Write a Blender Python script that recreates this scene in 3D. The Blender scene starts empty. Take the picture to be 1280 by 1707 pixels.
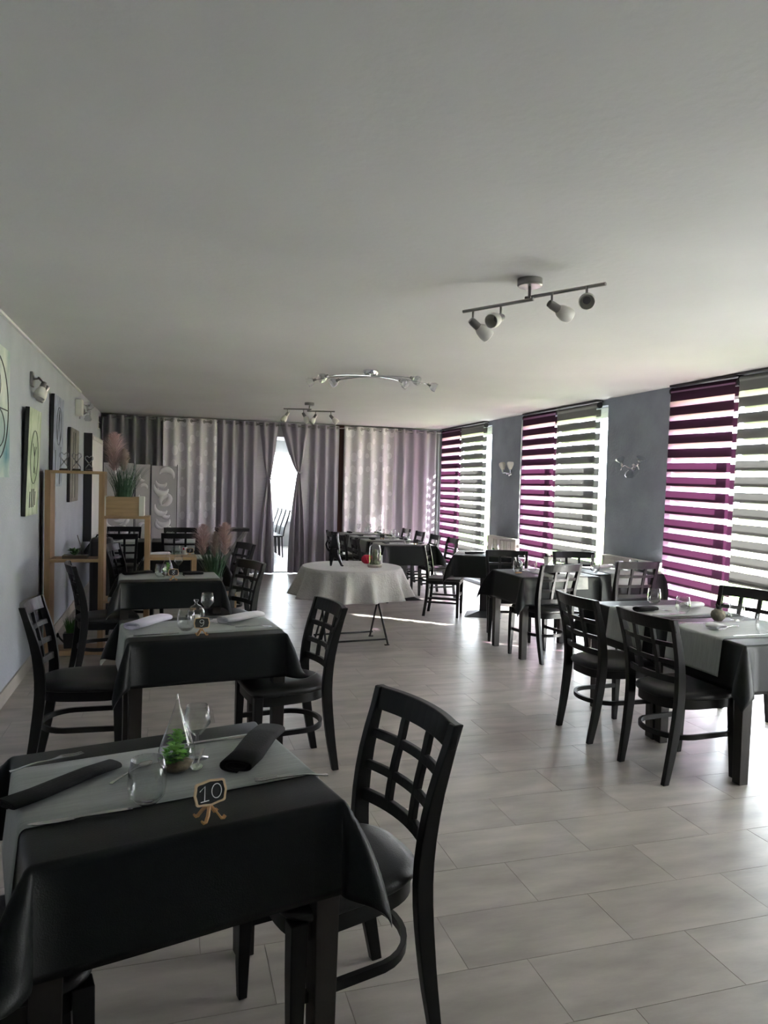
import bpy, bmesh, math, random
from mathutils import Vector, Matrix
random.seed(7)
PI = math.pi
SC = bpy.context.scene
COL = SC.collection

# ------------------------------------------------------------------ camera, world, sun, exposure
def setup_camera():
    cd = bpy.data.cameras.new('camera'); cam = bpy.data.objects.new('camera', cd); COL.objects.link(cam)
    cd.sensor_fit = 'HORIZONTAL'; cd.sensor_width = 36.0; cd.lens = 1200.0 / 1280.0 * 36.0
    cd.clip_start = 0.05; cd.clip_end = 300
    pitch, yaw, roll = math.radians(2.04), math.radians(16.655), math.radians(1.48)
    F = Vector((math.sin(yaw) * math.cos(pitch), math.cos(yaw) * math.cos(pitch), -math.sin(pitch)))
    R0 = Vector((math.cos(yaw), -math.sin(yaw), 0)); U0 = R0.cross(F)
    R = math.cos(roll) * R0 + math.sin(roll) * U0
    U = -math.sin(roll) * R0 + math.cos(roll) * U0
    M = Matrix(((R.x, U.x, -F.x, 0), (R.y, U.y, -F.y, 0), (R.z, U.z, -F.z, 1.52), (0, 0, 0, 1)))
    cam.matrix_world = M
    SC.camera = cam
setup_camera()

W = bpy.data.worlds.new('world'); SC.world = W; W.use_nodes = True
wb = W.node_tree.nodes['Background']
wb.inputs['Color'].default_value = (0.87, 0.93, 1.0, 1)
wb.inputs['Strength'].default_value = 6.0

sd = bpy.data.lights.new('sun', 'SUN'); sd.energy = 22.0; sd.angle = math.radians(1.2); sd.color = (1.0, 0.97, 0.94)
sun = bpy.data.objects.new('sun', sd); COL.objects.link(sun)
sun.rotation_euler = Vector((-0.75, 0.66, -0.55)).to_track_quat('-Z', 'Y').to_euler()

SC.view_settings.view_transform = 'Standard'
SC.view_settings.look = 'None'
SC.view_settings.exposure = 2.93
SC.view_settings.gamma = 1.0
SC.view_settings.use_curve_mapping = False
SC.cycles.caustics_reflective = False
SC.cycles.caustics_refractive = False
SC.cycles.max_bounces = 10
SC.cycles.diffuse_bounces = 6
SC.cycles.transparent_max_bounces = 24
SC.cycles.sample_clamp_indirect = 6.0

XL, XR, YB, ZC = -1.045, 4.70, 12.30, 2.565      # left wall, right wall, back wall, ceiling
YF = -2.3                                         # wall behind the camera
WINS = [(10.08, 12.02), (7.05, 8.98), (4.02, 5.95), (0.99, 2.92)]   # window bays in the right wall

def portal(name, loc, rot, sx, sy):
    l = bpy.data.lights.new(name, 'AREA'); l.shape = 'RECTANGLE'; l.size = sx; l.size_y = sy
    l.cycles.is_portal = True
    o = bpy.data.objects.new(name, l); COL.objects.link(o); o.location = loc; o.rotation_euler = rot
for i, (a, b) in enumerate(WINS):
    portal('window_light', (XR + 0.24, (a + b) / 2, 1.28), (0, PI / 2, 0), 2.5, b - a - 0.05)
portal('far_window_light', (2.2, 17.75, 1.5), (-PI / 2, 0, 0), 3.0, 1.9)

# ------------------------------------------------------------------ materials
MATS = {}
def nt(name):
    m = bpy.data.materials.new(name); m.use_nodes = True
    n = m.node_tree.nodes; l = m.node_tree.links
    return m, n, l, n['Principled BSDF']
def mat(name, col, rough=0.5, metal=0.0, vary=0.0, scale=8.0, bump=0.0, bscale=60.0, spec=0.5, stretch=None, col2=None, coat=0.0, rand=0.0, sheen=0.0):
    m, n, l, b = nt(name)
    b.inputs['Base Color'].default_value = (*col, 1); b.inputs['Roughness'].default_value = rough
    b.inputs['Metallic'].default_value = metal; b.inputs['Specular IOR Level'].default_value = spec
    b.inputs['Coat Weight'].default_value = coat
    if sheen: b.inputs['Sheen Weight'].default_value = sheen
    tc = n.new('ShaderNodeTexCoord'); mp = n.new('ShaderNodeMapping')
    l.new(tc.outputs['Object'], mp.inputs['Vector'])
    if stretch: mp.inputs['Scale'].default_value = stretch
    src = None
    if vary or col2:
        tx = n.new('ShaderNodeTexNoise'); tx.inputs['Scale'].default_value = scale; tx.inputs['Detail'].default_value = 6
        l.new(mp.outputs['Vector'], tx.inputs['Vector'])
        rp = n.new('ShaderNodeValToRGB')
        c2 = col2 or tuple(min(1, c * (1 + vary)) for c in col)
        c1 = col if col2 else tuple(c * (1 - vary) for c in col)
        rp.color_ramp.elements[0].color = (*c1, 1); rp.color_ramp.elements[1].color = (*c2, 1)
        rp.color_ramp.elements[0].position = 0.3; rp.color_ramp.elements[1].position = 0.7
        l.new(tx.outputs['Fac'], rp.inputs['Fac']); src = rp.outputs['Color']
        if rand:
            oi = n.new('ShaderNodeObjectInfo'); ad = n.new('ShaderNodeVectorMath'); ad.operation = 'ADD'
            sc = n.new('ShaderNodeVectorMath'); sc.operation = 'SCALE'; sc.inputs[0].default_value = (17.3, 9.1, 0)
            l.new(oi.outputs['Random'], sc.inputs['Scale']); l.new(mp.outputs['Vector'], ad.inputs[0]); l.new(sc.outputs[0], ad.inputs[1])
            l.new(ad.outputs[0], tx.inputs['Vector'])
            mr = n.new('ShaderNodeMapRange'); mr.inputs['To Min'].default_value = 1 - rand; mr.inputs['To Max'].default_value = 1 + rand
            l.new(oi.outputs['Random'], mr.inputs['Value'])
            hs = n.new('ShaderNodeHueSaturation'); l.new(mr.outputs[0], hs.inputs['Value']); l.new(src, hs.inputs['Color']); src = hs.outputs['Color']
        l.new(src, b.inputs['Base Color'])
    if bump:
        t2 = n.new('ShaderNodeTexNoise'); t2.inputs['Scale'].default_value = bscale; t2.inputs['Detail'].default_value = 4
        l.new(mp.outputs['Vector'], t2.inputs['Vector'])
        bp = n.new('ShaderNodeBump'); bp.inputs['Strength'].default_value = bump; bp.inputs['Distance'].default_value = 0.01
        l.new(t2.outputs['Fac'], bp.inputs['Height']); l.new(bp.outputs['Normal'], b.inputs['Normal'])
    MATS[name] = m
    return m
def glass_mat(name, tint=(1, 1, 1), refl=1.0, rough=0.02):
    m = bpy.data.materials.new(name); m.use_nodes = True; n = m.node_tree.nodes; l = m.node_tree.links
    n.remove(n['Principled BSDF']); out = n['Material Output']
    t = n.new('ShaderNodeBsdfTransparent'); t.inputs['Color'].default_value = (*tint, 1)
    g = n.new('ShaderNodeBsdfGlossy'); g.inputs['Roughness'].default_value = rough
    f = n.new('ShaderNodeLayerWeight'); f.inputs['Blend'].default_value = 0.5
    pw = n.new('ShaderNodeMath'); pw.operation = 'POWER'; pw.inputs[1].default_value = 3.2
    l.new(f.outputs['Facing'], pw.inputs[0])
    mu = n.new('ShaderNodeMath'); mu.operation = 'MULTIPLY_ADD'; mu.inputs[1].default_value = 0.55 * refl; mu.inputs[2].default_value = 0.022 * refl
    mx = n.new('ShaderNodeMixShader')
    l.new(pw.outputs[0], mu.inputs[0]); l.new(mu.outputs[0], mx.inputs[0]); l.new(t.outputs[0], mx.inputs[1]); l.new(g.outputs[0], mx.inputs[2])
    l.new(mx.outputs[0], out.inputs['Surface']); MATS[name] = m
    return m
def cloth_mat(name, col, transl=0.3, transp=0.0, rough=0.8, tint=None, vary=0.0, wave=0.0):
    """woven fabric: diffuse + translucent, plus open weave"""
    m = bpy.data.materials.new(name); m.use_nodes = True; n = m.node_tree.nodes; l = m.node_tree.links
    n.remove(n['Principled BSDF']); out = n['Material Output']
    d = n.new('ShaderNodeBsdfDiffuse'); d.inputs['Color'].default_value = (*col, 1)
    t = n.new('ShaderNodeBsdfTranslucent'); t.inputs['Color'].default_value = (*(tint or col), 1)
    a = n.new('ShaderNodeMixShader'); a.inputs[0].default_value = transl
    l.new(d.outputs[0], a.inputs[1]); l.new(t.outputs[0], a.inputs[2]); last = a
    if transp:
        tp = n.new('ShaderNodeBsdfTransparent'); tp.inputs['Color'].default_value = (*(tint or (1, 1, 1)), 1)
        c = n.new('ShaderNodeMixShader'); c.inputs[0].default_value = transp
        l.new(a.outputs[0], c.inputs[1]); l.new(tp.outputs[0], c.inputs[2]); last = c
    l.new(last.outputs[0], out.inputs['Surface']); MATS[name] = m
    return m

mat('ceiling', (0.64, 0.63, 0.625), 0.9, vary=0.05, scale=0.9, bump=0.15, bscale=25, spec=0.2)
mat('wall_blue', (0.40, 0.42, 0.455), 0.85, vary=0.06, scale=3, bump=0.5, bscale=45, spec=0.25)
mat('wall_slate', (0.28, 0.31, 0.36), 0.75, vary=0.10, scale=4, bump=0.6, bscale=30, spec=0.3)
mat('wall_white', (0.72, 0.72, 0.72), 0.8, vary=0.03)
mat('baseboard', (0.42, 0.38, 0.33), 0.5, vary=0.1, scale=3)
mat('trim_white', (0.72, 0.73, 0.73), 0.45, vary=0.03)
mat('floor_joint', (0.26, 0.23, 0.205), 0.8, vary=0.1)
mat('floor_tile', (0.365, 0.330, 0.302), 0.34, vary=0.22, scale=2.6, bump=0.05, bscale=22, stretch=(1.0, 3.2, 1.0), rand=0.05, spec=0.5)
mat('pvc_white', (0.80, 0.80, 0.80), 0.35, vary=0.02)
mat('chair_wood', (0.0065, 0.0065, 0.007), 0.36, vary=0.25, scale=20, stretch=(1, 1, 0.2), spec=0.25)
mat('chair_vinyl', (0.008, 0.0085, 0.009), 0.40, vary=0.15, scale=30, bump=0.12, bscale=220, spec=0.4)
mat('table_wood', (0.012, 0.008, 0.006), 0.5, vary=0.3, scale=14, stretch=(1, 1, 0.15), bump=0.08)
mat('black_metal', (0.012, 0.012, 0.013), 0.45, vary=0.1)
mat('oilcloth', (0.0062, 0.0075, 0.0078), 0.42, vary=0.12, scale=40, bump=0.10, bscale=300, spec=0.22)
mat('oilcloth_back', (0.42, 0.45, 0.44), 0.7, vary=0.08)
mat('runner', (0.30, 0.32, 0.30), 0.55, vary=0.12, scale=10, stretch=(1.0, 14, 1), bump=0.25, bscale=40, sheen=0.2)
mat('napkin_black', (0.005, 0.005, 0.0055), 0.85, vary=0.2, bump=0.2, bscale=150)
mat('napkin_grey', (0.13, 0.13, 0.14), 0.85, vary=0.15, bump=0.2, bscale=150)
mat('napkin_lilac', (0.78, 0.74, 0.86), 0.85, vary=0.05, bump=0.2, bscale=120)
mat('napkin_white', (0.80, 0.78, 0.80), 0.85, vary=0.05, bump=0.2, bscale=120)
mat('steel', (0.55, 0.56, 0.56), 0.22, metal=1.0, vary=0.05)
mat('nickel', (0.30, 0.29, 0.28), 0.28, metal=1.0, vary=0.05)
mat('chrome', (0.72, 0.73, 0.75), 0.10, metal=1.0, vary=0.03)
mat('frosted', (0.72, 0.70, 0.64), 0.35, vary=0.06, scale=12, spec=0.5)
mat('oak', (0.33, 0.21, 0.115), 0.5, vary=0.18, scale=5, stretch=(9, 9, 0.8), bump=0.06, bscale=30)
mat('oak_flat', (0.36, 0.24, 0.13), 0.5, vary=0.18, scale=5, stretch=(0.8, 9, 9), bump=0.06, bscale=30)
mat('planter_white', (0.66, 0.66, 0.60), 0.5, vary=0.04)
mat('dark_wood', (0.045, 0.028, 0.018), 0.55, vary=0.25, scale=12)
mat('brown_wood', (0.10, 0.040, 0.028), 0.5, vary=0.2, scale=6, stretch=(6, 6, 0.6))
mat('sign_wood', (0.62, 0.45, 0.27), 0.55, vary=0.12, scale=18)
mat('sign_stand', (0.50, 0.27, 0.10), 0.5, vary=0.15, scale=18)
mat('chalkboard', (0.016, 0.018, 0.018), 0.8, vary=0.3, scale=14)
mat('chalk', (0.85, 0.86, 0.86), 0.9, vary=0.05)
mat('succulent', (0.09, 0.34, 0.03), 0.45, col2=(0.26, 0.58, 0.09), scale=25)
mat('succulent_deep', (0.035, 0.13, 0.03), 0.45, col2=(0.09, 0.24, 0.05), scale=25)
mat('gravel', (0.13, 0.09, 0.055), 0.8, col2=(0.30, 0.24, 0.17), scale=60, bump=0.4)
mat('grass_dark', (0.022, 0.060, 0.032), 0.5, col2=(0.07, 0.14, 0.08), scale=18)
mat('plume', (0.56, 0.36, 0.36), 0.95, col2=(0.66, 0.52, 0.48), scale=10)
mat('plume_cream', (0.55, 0.50, 0.42), 0.95, col2=(0.42, 0.30, 0.28), scale=7)
mat('lace', (0.50, 0.485, 0.475), 0.75, vary=0.06, scale=30, bump=0.5, bscale=70, sheen=0.3)
mat('cat_black', (0.010, 0.010, 0.011), 0.22, vary=0.2)
mat('red_glaze', (0.50, 0.016, 0.05), 0.25, vary=0.1)
mat('pale_wood', (0.42, 0.37, 0.32), 0.6, vary=0.15, scale=10)
mat('moss', (0.08, 0.10, 0.05), 0.9, col2=(0.26, 0.27, 0.20), scale=30, bump=0.6, bscale=60)
mat('wax_white', (0.80, 0.80, 0.78), 0.5, vary=0.03)
mat('radiator', (0.62, 0.60, 0.57), 0.4, vary=0.03)
mat('ceramic', (0.62, 0.61, 0.55), 0.4, vary=0.08)
mat('ceramic_dark', (0.05, 0.045, 0.04), 0.5, vary=0.2)
mat('stone_vase', (0.30, 0.27, 0.20), 0.7, col2=(0.10, 0.085, 0.06), scale=45, bump=0.5)
mat('box_pattern', (0.10, 0.11, 0.13), 0.6, col2=(0.45, 0.46, 0.50), scale=45)
mat('screen_shade', (0.52, 0.50, 0.50), 0.6, vary=0.03)  # shadow around the scrolls is put into the board's grey
mat('screen_relief', (0.80, 0.775, 0.77), 0.55, vary=0.03)
mat('canvas_cream', (0.66, 0.68, 0.58), 0.8, col2=(0.06, 0.20, 0.25), scale=2.6)
mat('canvas_green', (0.26, 0.33, 0.19), 0.8, col2=(0.62, 0.66, 0.52), scale=5, stretch=(1, 2, 1), bump=0.4)
mat('canvas_blue', (0.08, 0.10, 0.15), 0.7, col2=(0.46, 0.50, 0.58), scale=11, stretch=(1, 3, 0.7), bump=0.4)
mat('canvas_dark', (0.02, 0.02, 0.02), 0.6, col2=(0.34, 0.32, 0.26), scale=9, stretch=(1, 3, 0.4), bump=0.4)
mat('paint_black', (0.012, 0.012, 0.012), 0.6, vary=0.2)
mat('paint_dark', (0.03, 0.035, 0.03), 0.7, vary=0.5, scale=30)
mat('soil', (0.035, 0.028, 0.02), 0.9, vary=0.3, scale=40)
mat('lawn', (0.10, 0.26, 0.03), 0.9, col2=(0.17, 0.36, 0.05), scale=0.8)
mat('field', (0.46, 0.42, 0.20), 0.95, col2=(0.54, 0.50, 0.30), scale=0.3)
mat('outdoor_grey', (0.22, 0.215, 0.21), 0.9, vary=0.08, scale=1)
mat('plastic_black', (0.015, 0.015, 0.017), 0.45, vary=0.1)
mat('far_chair', (0.05, 0.05, 0.055), 0.5, vary=0.1)
glass_mat('window_glass', (0.97, 0.985, 0.98), 0.7)
glass_mat('clear_glass', (0.975, 0.982, 0.98), 2.4, 0.015)
glass_mat('lamp_glass', (0.90, 0.91, 0.92), 1.8, 0.05)

def curtain_mat(name, c1, c2, pattern=False, sheen_rough=0.42):
    m, n, l, b = nt(name)
    tc = n.new('ShaderNodeTexCoord'); tx = n.new('ShaderNodeTexNoise'); tx.inputs['Scale'].default_value = 1.0
    mp = n.new('ShaderNodeMapping'); mp.inputs['Scale'].default_value = (70, 260, 1) if not pattern else (60, 60, 1)
    l.new(tc.outputs['UV'], mp.inputs['Vector']); l.new(mp.outputs[0], tx.inputs['Vector'])
    rp = n.new('ShaderNodeValToRGB'); rp.color_ramp.elements[0].color = (*c1, 1); rp.color_ramp.elements[1].color = (*c2, 1)
    rp.color_ramp.elements[0].position = 0.35; rp.color_ramp.elements[1].position = 0.65
    l.new(tx.outputs['Fac'], rp.inputs['Fac']); col = rp.outputs['Color']
    b.inputs['Roughness'].default_value = sheen_rough; b.inputs['Specular IOR Level'].default_value = 0.5
    b.inputs['Sheen Weight'].default_value = 0.25
    if pattern:                                    # woven satin ovals standing in loose columns
        m2 = n.new('ShaderNodeMapping'); m2.inputs['Scale'].default_value = (7.5, 4.6, 1); l.new(tc.outputs['UV'], m2.inputs['Vector'])
        vo = n.new('ShaderNodeTexVoronoi'); vo.inputs['Randomness'].default_value = 0.45; vo.inputs['Scale'].default_value = 1.0
        l.new(m2.outputs[0], vo.inputs['Vector'])
        r2 = n.new('ShaderNodeValToRGB'); e = r2.color_ramp.elements
        e[0].position = 0.0; e[0].color = (0.35, 0.35, 0.35, 1); e[1].position = 0.40; e[1].color = (0, 0, 0, 1)
        e.new(0.30).color = (0.5, 0.5, 0.5, 1); e.new(0.345).color = (1, 1, 1, 1); e.new(0.37).color = (0, 0, 0, 1)
        l.new(vo.outputs['Distance'], r2.inputs['Fac'])
        mx = n.new('ShaderNodeMix'); mx.data_type = 'RGBA'; mx.inputs['B'].default_value = (0.92, 0.89, 0.92, 1)
        l.new(r2.outputs['Color'], mx.inputs['Factor']); l.new(col, mx.inputs['A']); col = mx.outputs['Result']
        mr = n.new('ShaderNodeMapRange'); mr.inputs['To Min'].default_value = sheen_rough; mr.inputs['To Max'].default_value = 0.2
        l.new(r2.outputs['Color'], mr.inputs['Value']); l.new(mr.outputs[0], b.inputs['Roughness'])
    l.new(col, b.inputs['Base Color']); MATS[name] = m
curtain_mat('curtain_mauve', (0.31, 0.285, 0.33), (0.40, 0.37, 0.42))
curtain_mat('curtain_dark', (0.115, 0.11, 0.12), (0.17, 0.165, 0.175), sheen_rough=0.35)
curtain_mat('curtain_white', (0.62, 0.59, 0.62), (0.69, 0.66, 0.69), True, 0.5)
cloth_mat('band_purple', (0.055, 0.029, 0.047), 0.16, tint=(0.042, 0.011, 0.029))
cloth_mat('sheer_purple', (0.22, 0.13, 0.20), 0.35, 0.24, tint=(0.94, 0.54, 0.86))
cloth_mat('band_grey', (0.19, 0.19, 0.186), 0.16, tint=(0.050, 0.050, 0.048))
cloth_mat('sheer_grey', (0.50, 0.50, 0.48), 0.50, 0.66, tint=(0.97, 0.965, 0.955))
cloth_mat('sheer_white', (0.8, 0.8, 0.8), 0.6, 0.45, tint=(0.97, 0.98, 1.0))
cloth_mat('sun_diffuser', (0.6, 0.6, 0.6), 0.5, 0.0, tint=(0.40, 0.40, 0.41))

# ------------------------------------------------------------------ mesh building
class MB:
    def __init__(s): s.v = []; s.f = []; s.uv = None; s.mi = None
    def add(s, vs, fs):
        k = len(s.v); s.v += [tuple(v) for v in vs]; s.f += [tuple(i + k for i in f) for f in fs]; return s
    def box(s, x0, x1, y0, y1, z0, z1):
        return s.add([(x0, y0, z0), (x1, y0, z0), (x1, y1, z0), (x0, y1, z0), (x0, y0, z1), (x1, y0, z1), (x1, y1, z1), (x0, y1, z1)],
                     [(0, 3, 2, 1), (4, 5, 6, 7), (0, 1, 5, 4), (1, 2, 6, 5), (2, 3, 7, 6), (3, 0, 4, 7)])
    def hexa(s, b, t):                                   # 4 bottom pts, 4 top pts
        return s.add(list(b) + list(t), [(0, 3, 2, 1), (4, 5, 6, 7), (0, 1, 5, 4), (1, 2, 6, 5), (2, 3, 7, 6), (3, 0, 4, 7)])
    def loft(s, rings, cap=True, closed=True):
        k = len(s.v); n = len(rings[0])
        for r in rings: s.v += [tuple(p) for p in r]
        for i in range(len(rings) - 1):
            for j in range(n if closed else n - 1):
                a = k + i * n + j; b = k + i * n + (j + 1) % n
                s.f.append((a, b, b + n, a + n))
        if cap and closed:
            s.f.append(tuple(k + j for j in reversed(range(n)))); e = k + (len(rings) - 1) * n
            s.f.append(tuple(e + j for j in range(n)))
        return s
    def tube(s, pts, r, n=8, cap=True, flat=None):
        pts = [Vector(p) for p in pts]; rr = r if isinstance(r, (list, tuple)) else [r] * len(pts)
        rings = []; up = None
        for i, p in enumerate(pts):
            t = (pts[min(i + 1, len(pts) - 1)] - pts[max(i - 1, 0)]).normalized()
            if up is None:
                up = Vector((0, 0, 1)) if abs(t.z) < 0.9 else Vector((1, 0, 0))
            a = (up - t * up.dot(t)).normalized(); up = a; b = t.cross(a)
            fx = flat or (1, 1)
            rings.append([p + (a * math.cos(2 * PI * j / n) * fx[0] + b * math.sin(2 * PI * j / n) * fx[1]) * rr[i] for j in range(n)])
        return s.loft(rings, cap)
    def ribbon(s, pts, w, h, up=(0, 0, 1)):
        """rectangular section (w across, h along up) swept along pts"""
        pts = [Vector(p) for p in pts]; rings = []; up = Vector(up)
        ww = w if isinstance(w, (list, tuple)) else [w] * len(pts); hh = h if isinstance(h, (list, tuple)) else [h] * len(pts)
        for i, p in enumerate(pts):
            t = (pts[min(i + 1, len(pts) - 1)] - pts[max(i - 1, 0)]).normalized()
            b = t.cross(up)
            b.normalize(); a = b.cross(t)
            a *= hh[i] / 2; b = b * ww[i] / 2
            rings.append([p - a - b, p + a - b, p + a + b, p - a + b])
        return s.loft(rings)
    def lathe(s, prof, n=24, c=(0, 0, 0), cap=False):
        rings = [[(c[0] + r * math.cos(2 * PI * j / n), c[1] + r * math.sin(2 * PI * j / n), c[2] + z) for j in range(n)] for r, z in prof]
        return s.loft(rings, cap)
    def prism(s, out, z0, z1):
        n = len(out)
        return s.add([(x, y, z0) for x, y in out] + [(x, y, z1) for x, y in out],
                     [tuple(reversed(range(n))), tuple(range(n, 2 * n))] + [(i, (i + 1) % n, n + (i + 1) % n, n + i) for i in range(n)])
    def grid(s, fn, nu, nv):
        k = len(s.v)
        for i in range(nu + 1):
            for j in range(nv + 1): s.v.append(tuple(fn(i / nu, j / nv)))
        for i in range(nu):
            for j in range(nv):
                a = k + i * (nv + 1) + j; s.f.append((a, a + nv + 1, a + nv + 2, a + 1))
        return s
    def sphere(s, c, r, n=12, m=8, sq=(1, 1, 1)):
        rings = []
        for i in range(1, m):
            t = PI * i / m
            rings.append([(c[0] + r * sq[0] * math.sin(t) * math.cos(2 * PI * j / n), c[1] + r * sq[1] * math.sin(t) * math.sin(2 * PI * j / n), c[2] - r * sq[2] * math.cos(t)) for j in range(n)])
        return s.loft(rings)
    def tf(s, M):
        s.v = [tuple(M @ Vector(v)) for v in s.v]; return s
    def mesh(s, name):
        me = bpy.data.meshes.new(name); me.from_pydata(s.v, [], s.f); me.update(); return me
    def build(s, name, m, parent=None, smooth=False, loc=None, rot=None, bevel=0.0, sub=0, solid=0.0, angle=None):
        me = s.mesh(name)
        if isinstance(m, str): m = [m]
        for x in m: me.materials.append(MATS[x])
        if smooth:
            me.polygons.foreach_set('use_smooth', [True] * len(me.polygons))
            if angle is not None: me.set_sharp_from_angle(angle=math.radians(angle))
        if s.uv:
            ul = me.uv_layers.new(name='UVMap')
            for lp in me.loops: ul.data[lp.index].uv = s.uv[lp.vertex_index]
        o = bpy.data.objects.new(name, me); COL.objects.link(o)
        if parent: o.parent = parent
        if loc: o.location = loc
        if rot: o.rotation_euler = rot
        if bevel:
            b = o.modifiers.new('bevel', 'BEVEL'); b.width = bevel; b.segments = 2; b.limit_method = 'ANGLE'
        if sub:
            b = o.modifiers.new('sub', 'SUBSURF'); b.levels = sub; b.render_levels = sub
        if solid:
            b = o.modifiers.new('solid', 'SOLIDIFY'); b.thickness = abs(solid); b.offset = -1 if solid > 0 else 1
            if len(m) > 1: b.material_offset = 1; b.material_offset_rim = 1
        return o

def tag(o, label=None, cat=None, group=None, kind=None):
    if label: o['label'] = label
    if cat: o['category'] = cat
    if group: o['group'] = group
    if kind: o['kind'] = kind
    return o
def empty(name, loc=(0, 0, 0), rz=0.0, label=None, cat=None, group=None, kind=None):
    o = bpy.data.objects.new(name, None); COL.objects.link(o); o.location = loc; o.rotation_euler = (0, 0, rz)
    o.empty_display_size = 0.05
    return tag(o, label, cat, group, kind)
def copy_tree(o, parent=None):
    c = o.copy(); COL.objects.link(c)
    if parent: c.parent = parent
    for ch in list(o.children): copy_tree(ch, c)
    return c
def place(root, loc, rz, label, group=None):
    root.location = loc; root.rotation_euler = (0, 0, rz); root['label'] = label
    if group: root['group'] = group
    return root
class Proto:
    """first use places the thing itself, later uses copy it with its parts"""
    def __init__(s, fn): s.fn = fn; s.o = None
    def put(s, loc, deg, label, group=None):
        if s.o is None: s.o = r = s.fn()
        else: r = copy_tree(s.o)
        return place(r, loc, math.radians(deg), label, group)

# ------------------------------------------------------------------ the setting
def build_floor():
    fl = MB().box(XL - 0.15, XR + 0.25, YF - 0.15, 17.8, -0.12, -0.0012).build('floor', 'floor_joint'); tag(fl, 'grey-beige floor laid with rectangular stone-look tiles', kind='structure')
    TW, TD, G = 0.607, 0.284, 0.0016
    cells = []
    k0 = int(math.floor((YF - 1.76) / TD))
    for k in range(k0, 57):
        y0 = 1.76 + k * TD; y1 = y0 + TD
        off = 1.742 - 0.205 * k
        j0 = int(math.floor((XL - off) / TW))
        for j in range(j0, j0 + 12):
            x0 = max(off + j * TW, XL); x1 = min(off + (j + 1) * TW, XR + 0.2)
            if x1 - x0 < 0.03: continue
            cells.append((x0 + G / 2, x1 - G / 2, y0 + G / 2, y1 - G / 2))
    view = [c for c in cells if c[3] > 1.5 and (c[0] + c[1]) / 2 > -1.1 and (c[0] + c[1]) / 2 < 0.30 + 0.93 * (c[2] + c[3]) / 2]
    view.sort(key=lambda c: c[2])
    near = set(view[:300]); cache = {}
    rest = MB()
    for c in cells:
        if c in near:
            w = round(c[1] - c[0], 3)
            if w not in cache:
                me = MB().hexa([(-w/2, -TD/2+G/2, -0.0012), (w/2, -TD/2+G/2, -0.0012), (w/2, TD/2-G/2, -0.0012), (-w/2, TD/2-G/2, -0.0012)],
                               [(-w/2+.0003, -TD/2+G/2+.0003, 0), (w/2-.0003, -TD/2+G/2+.0003, 0), (w/2-.0003, TD/2-G/2-.0003, 0), (-w/2+.0003, TD/2-G/2-.0003, 0)]).mesh('tile')
                me.materials.append(MATS['floor_tile']); cache[w] = me
            o = bpy.data.objects.new('tile', cache[w]); COL.objects.link(o); o.parent = fl
            o.location = ((c[0] + c[1]) / 2, (c[2] + c[3]) / 2, 0)
        else: rest.box(c[0], c[1], c[2], c[3], -0.0012, 0)
    o = rest.build('tile_field', 'floor_tile', fl); o['kind'] = 'stuff'
build_floor()
def S(name, m, label, *boxes):
    b = MB()
    for x in boxes: b.box(*x)
    return tag(b.build(name, m), label, kind='structure')
S('ceiling', 'ceiling', 'plain off-white plaster ceiling', (XL - 0.2, XR + 0.3, YF - 0.2, 18.0, ZC, ZC + 0.2))
S('wall_left', 'wall_blue', 'pale blue-grey textured wall hung with pictures', (XL - 0.2, XL, YF - 0.2, 18.0, 0, ZC))
S('wall_front', 'wall_slate', 'blue-grey wall at the entrance end', (XL - 0.2, XR + 0.3, YF - 0.2, YF, 0, ZC))
edges = [YF] + [e for w in reversed(WINS) for e in w] + [18.0]
piers = [(XR, XR + 0.25, edges[i], edges[i + 1], 0, ZC) for i in range(0, len(edges), 2)]
lint = [(XR + 0.02, XR + 0.25, a, b, 2.50, ZC) for a, b in WINS] + [(XR + 0.02, XR + 0.25, a, b, 0, 0.05) for a, b in WINS]
S('wall_right', 'wall_slate', 'slate grey textured wall piers between the windows', *piers, *lint)
DX0, DX1, DZ = 1.25, 2.72, 2.32
S('wall_back', 'wall_white', 'pale partition wall behind the curtains',
  (XL, DX0, YB, YB + 0.12, 0, ZC), (DX1, 2.78, YB, YB + 0.12, 0, ZC), (2.90, XR, YB, YB + 0.12, 0, ZC), (DX0, DX1, YB, YB + 0.12, DZ, ZC))
S('trim_1', 'brown_wood', 'brown wooden post in the gap between two curtains', (2.76, 2.91, YB - 0.02, YB + 0.12, 0, ZC))
S('wall_far', 'wall_white', 'white far wall of the room beyond the doorway', (0.0, 1.2, 17.55, 17.75, 0, ZC), (3.2, XR, 17.55, 17.75, 0, ZC), (1.2, 3.2, 17.55, 17.75, 0, 0.62), (1.2, 3.2, 17.55, 17.75, 2.28, ZC), (-0.2, 0.0, 12.42, 17.75, 0, ZC))
S('baseboard_left', 'baseboard', 'beige tiled skirting along the left wall', (XL, XL + 0.012, YF, YB, 0, 0.10))
S('trim_2', 'trim_white', 'white cable duct under the ceiling', (XL, XL + 0.022, YF, 9.38, 2.548, ZC))
S('trim_3', 'trim_white', 'white metal threshold strip in the doorway', (DX0, DX1, YB - 0.02, YB + 0.14, 0, 0.012))

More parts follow.
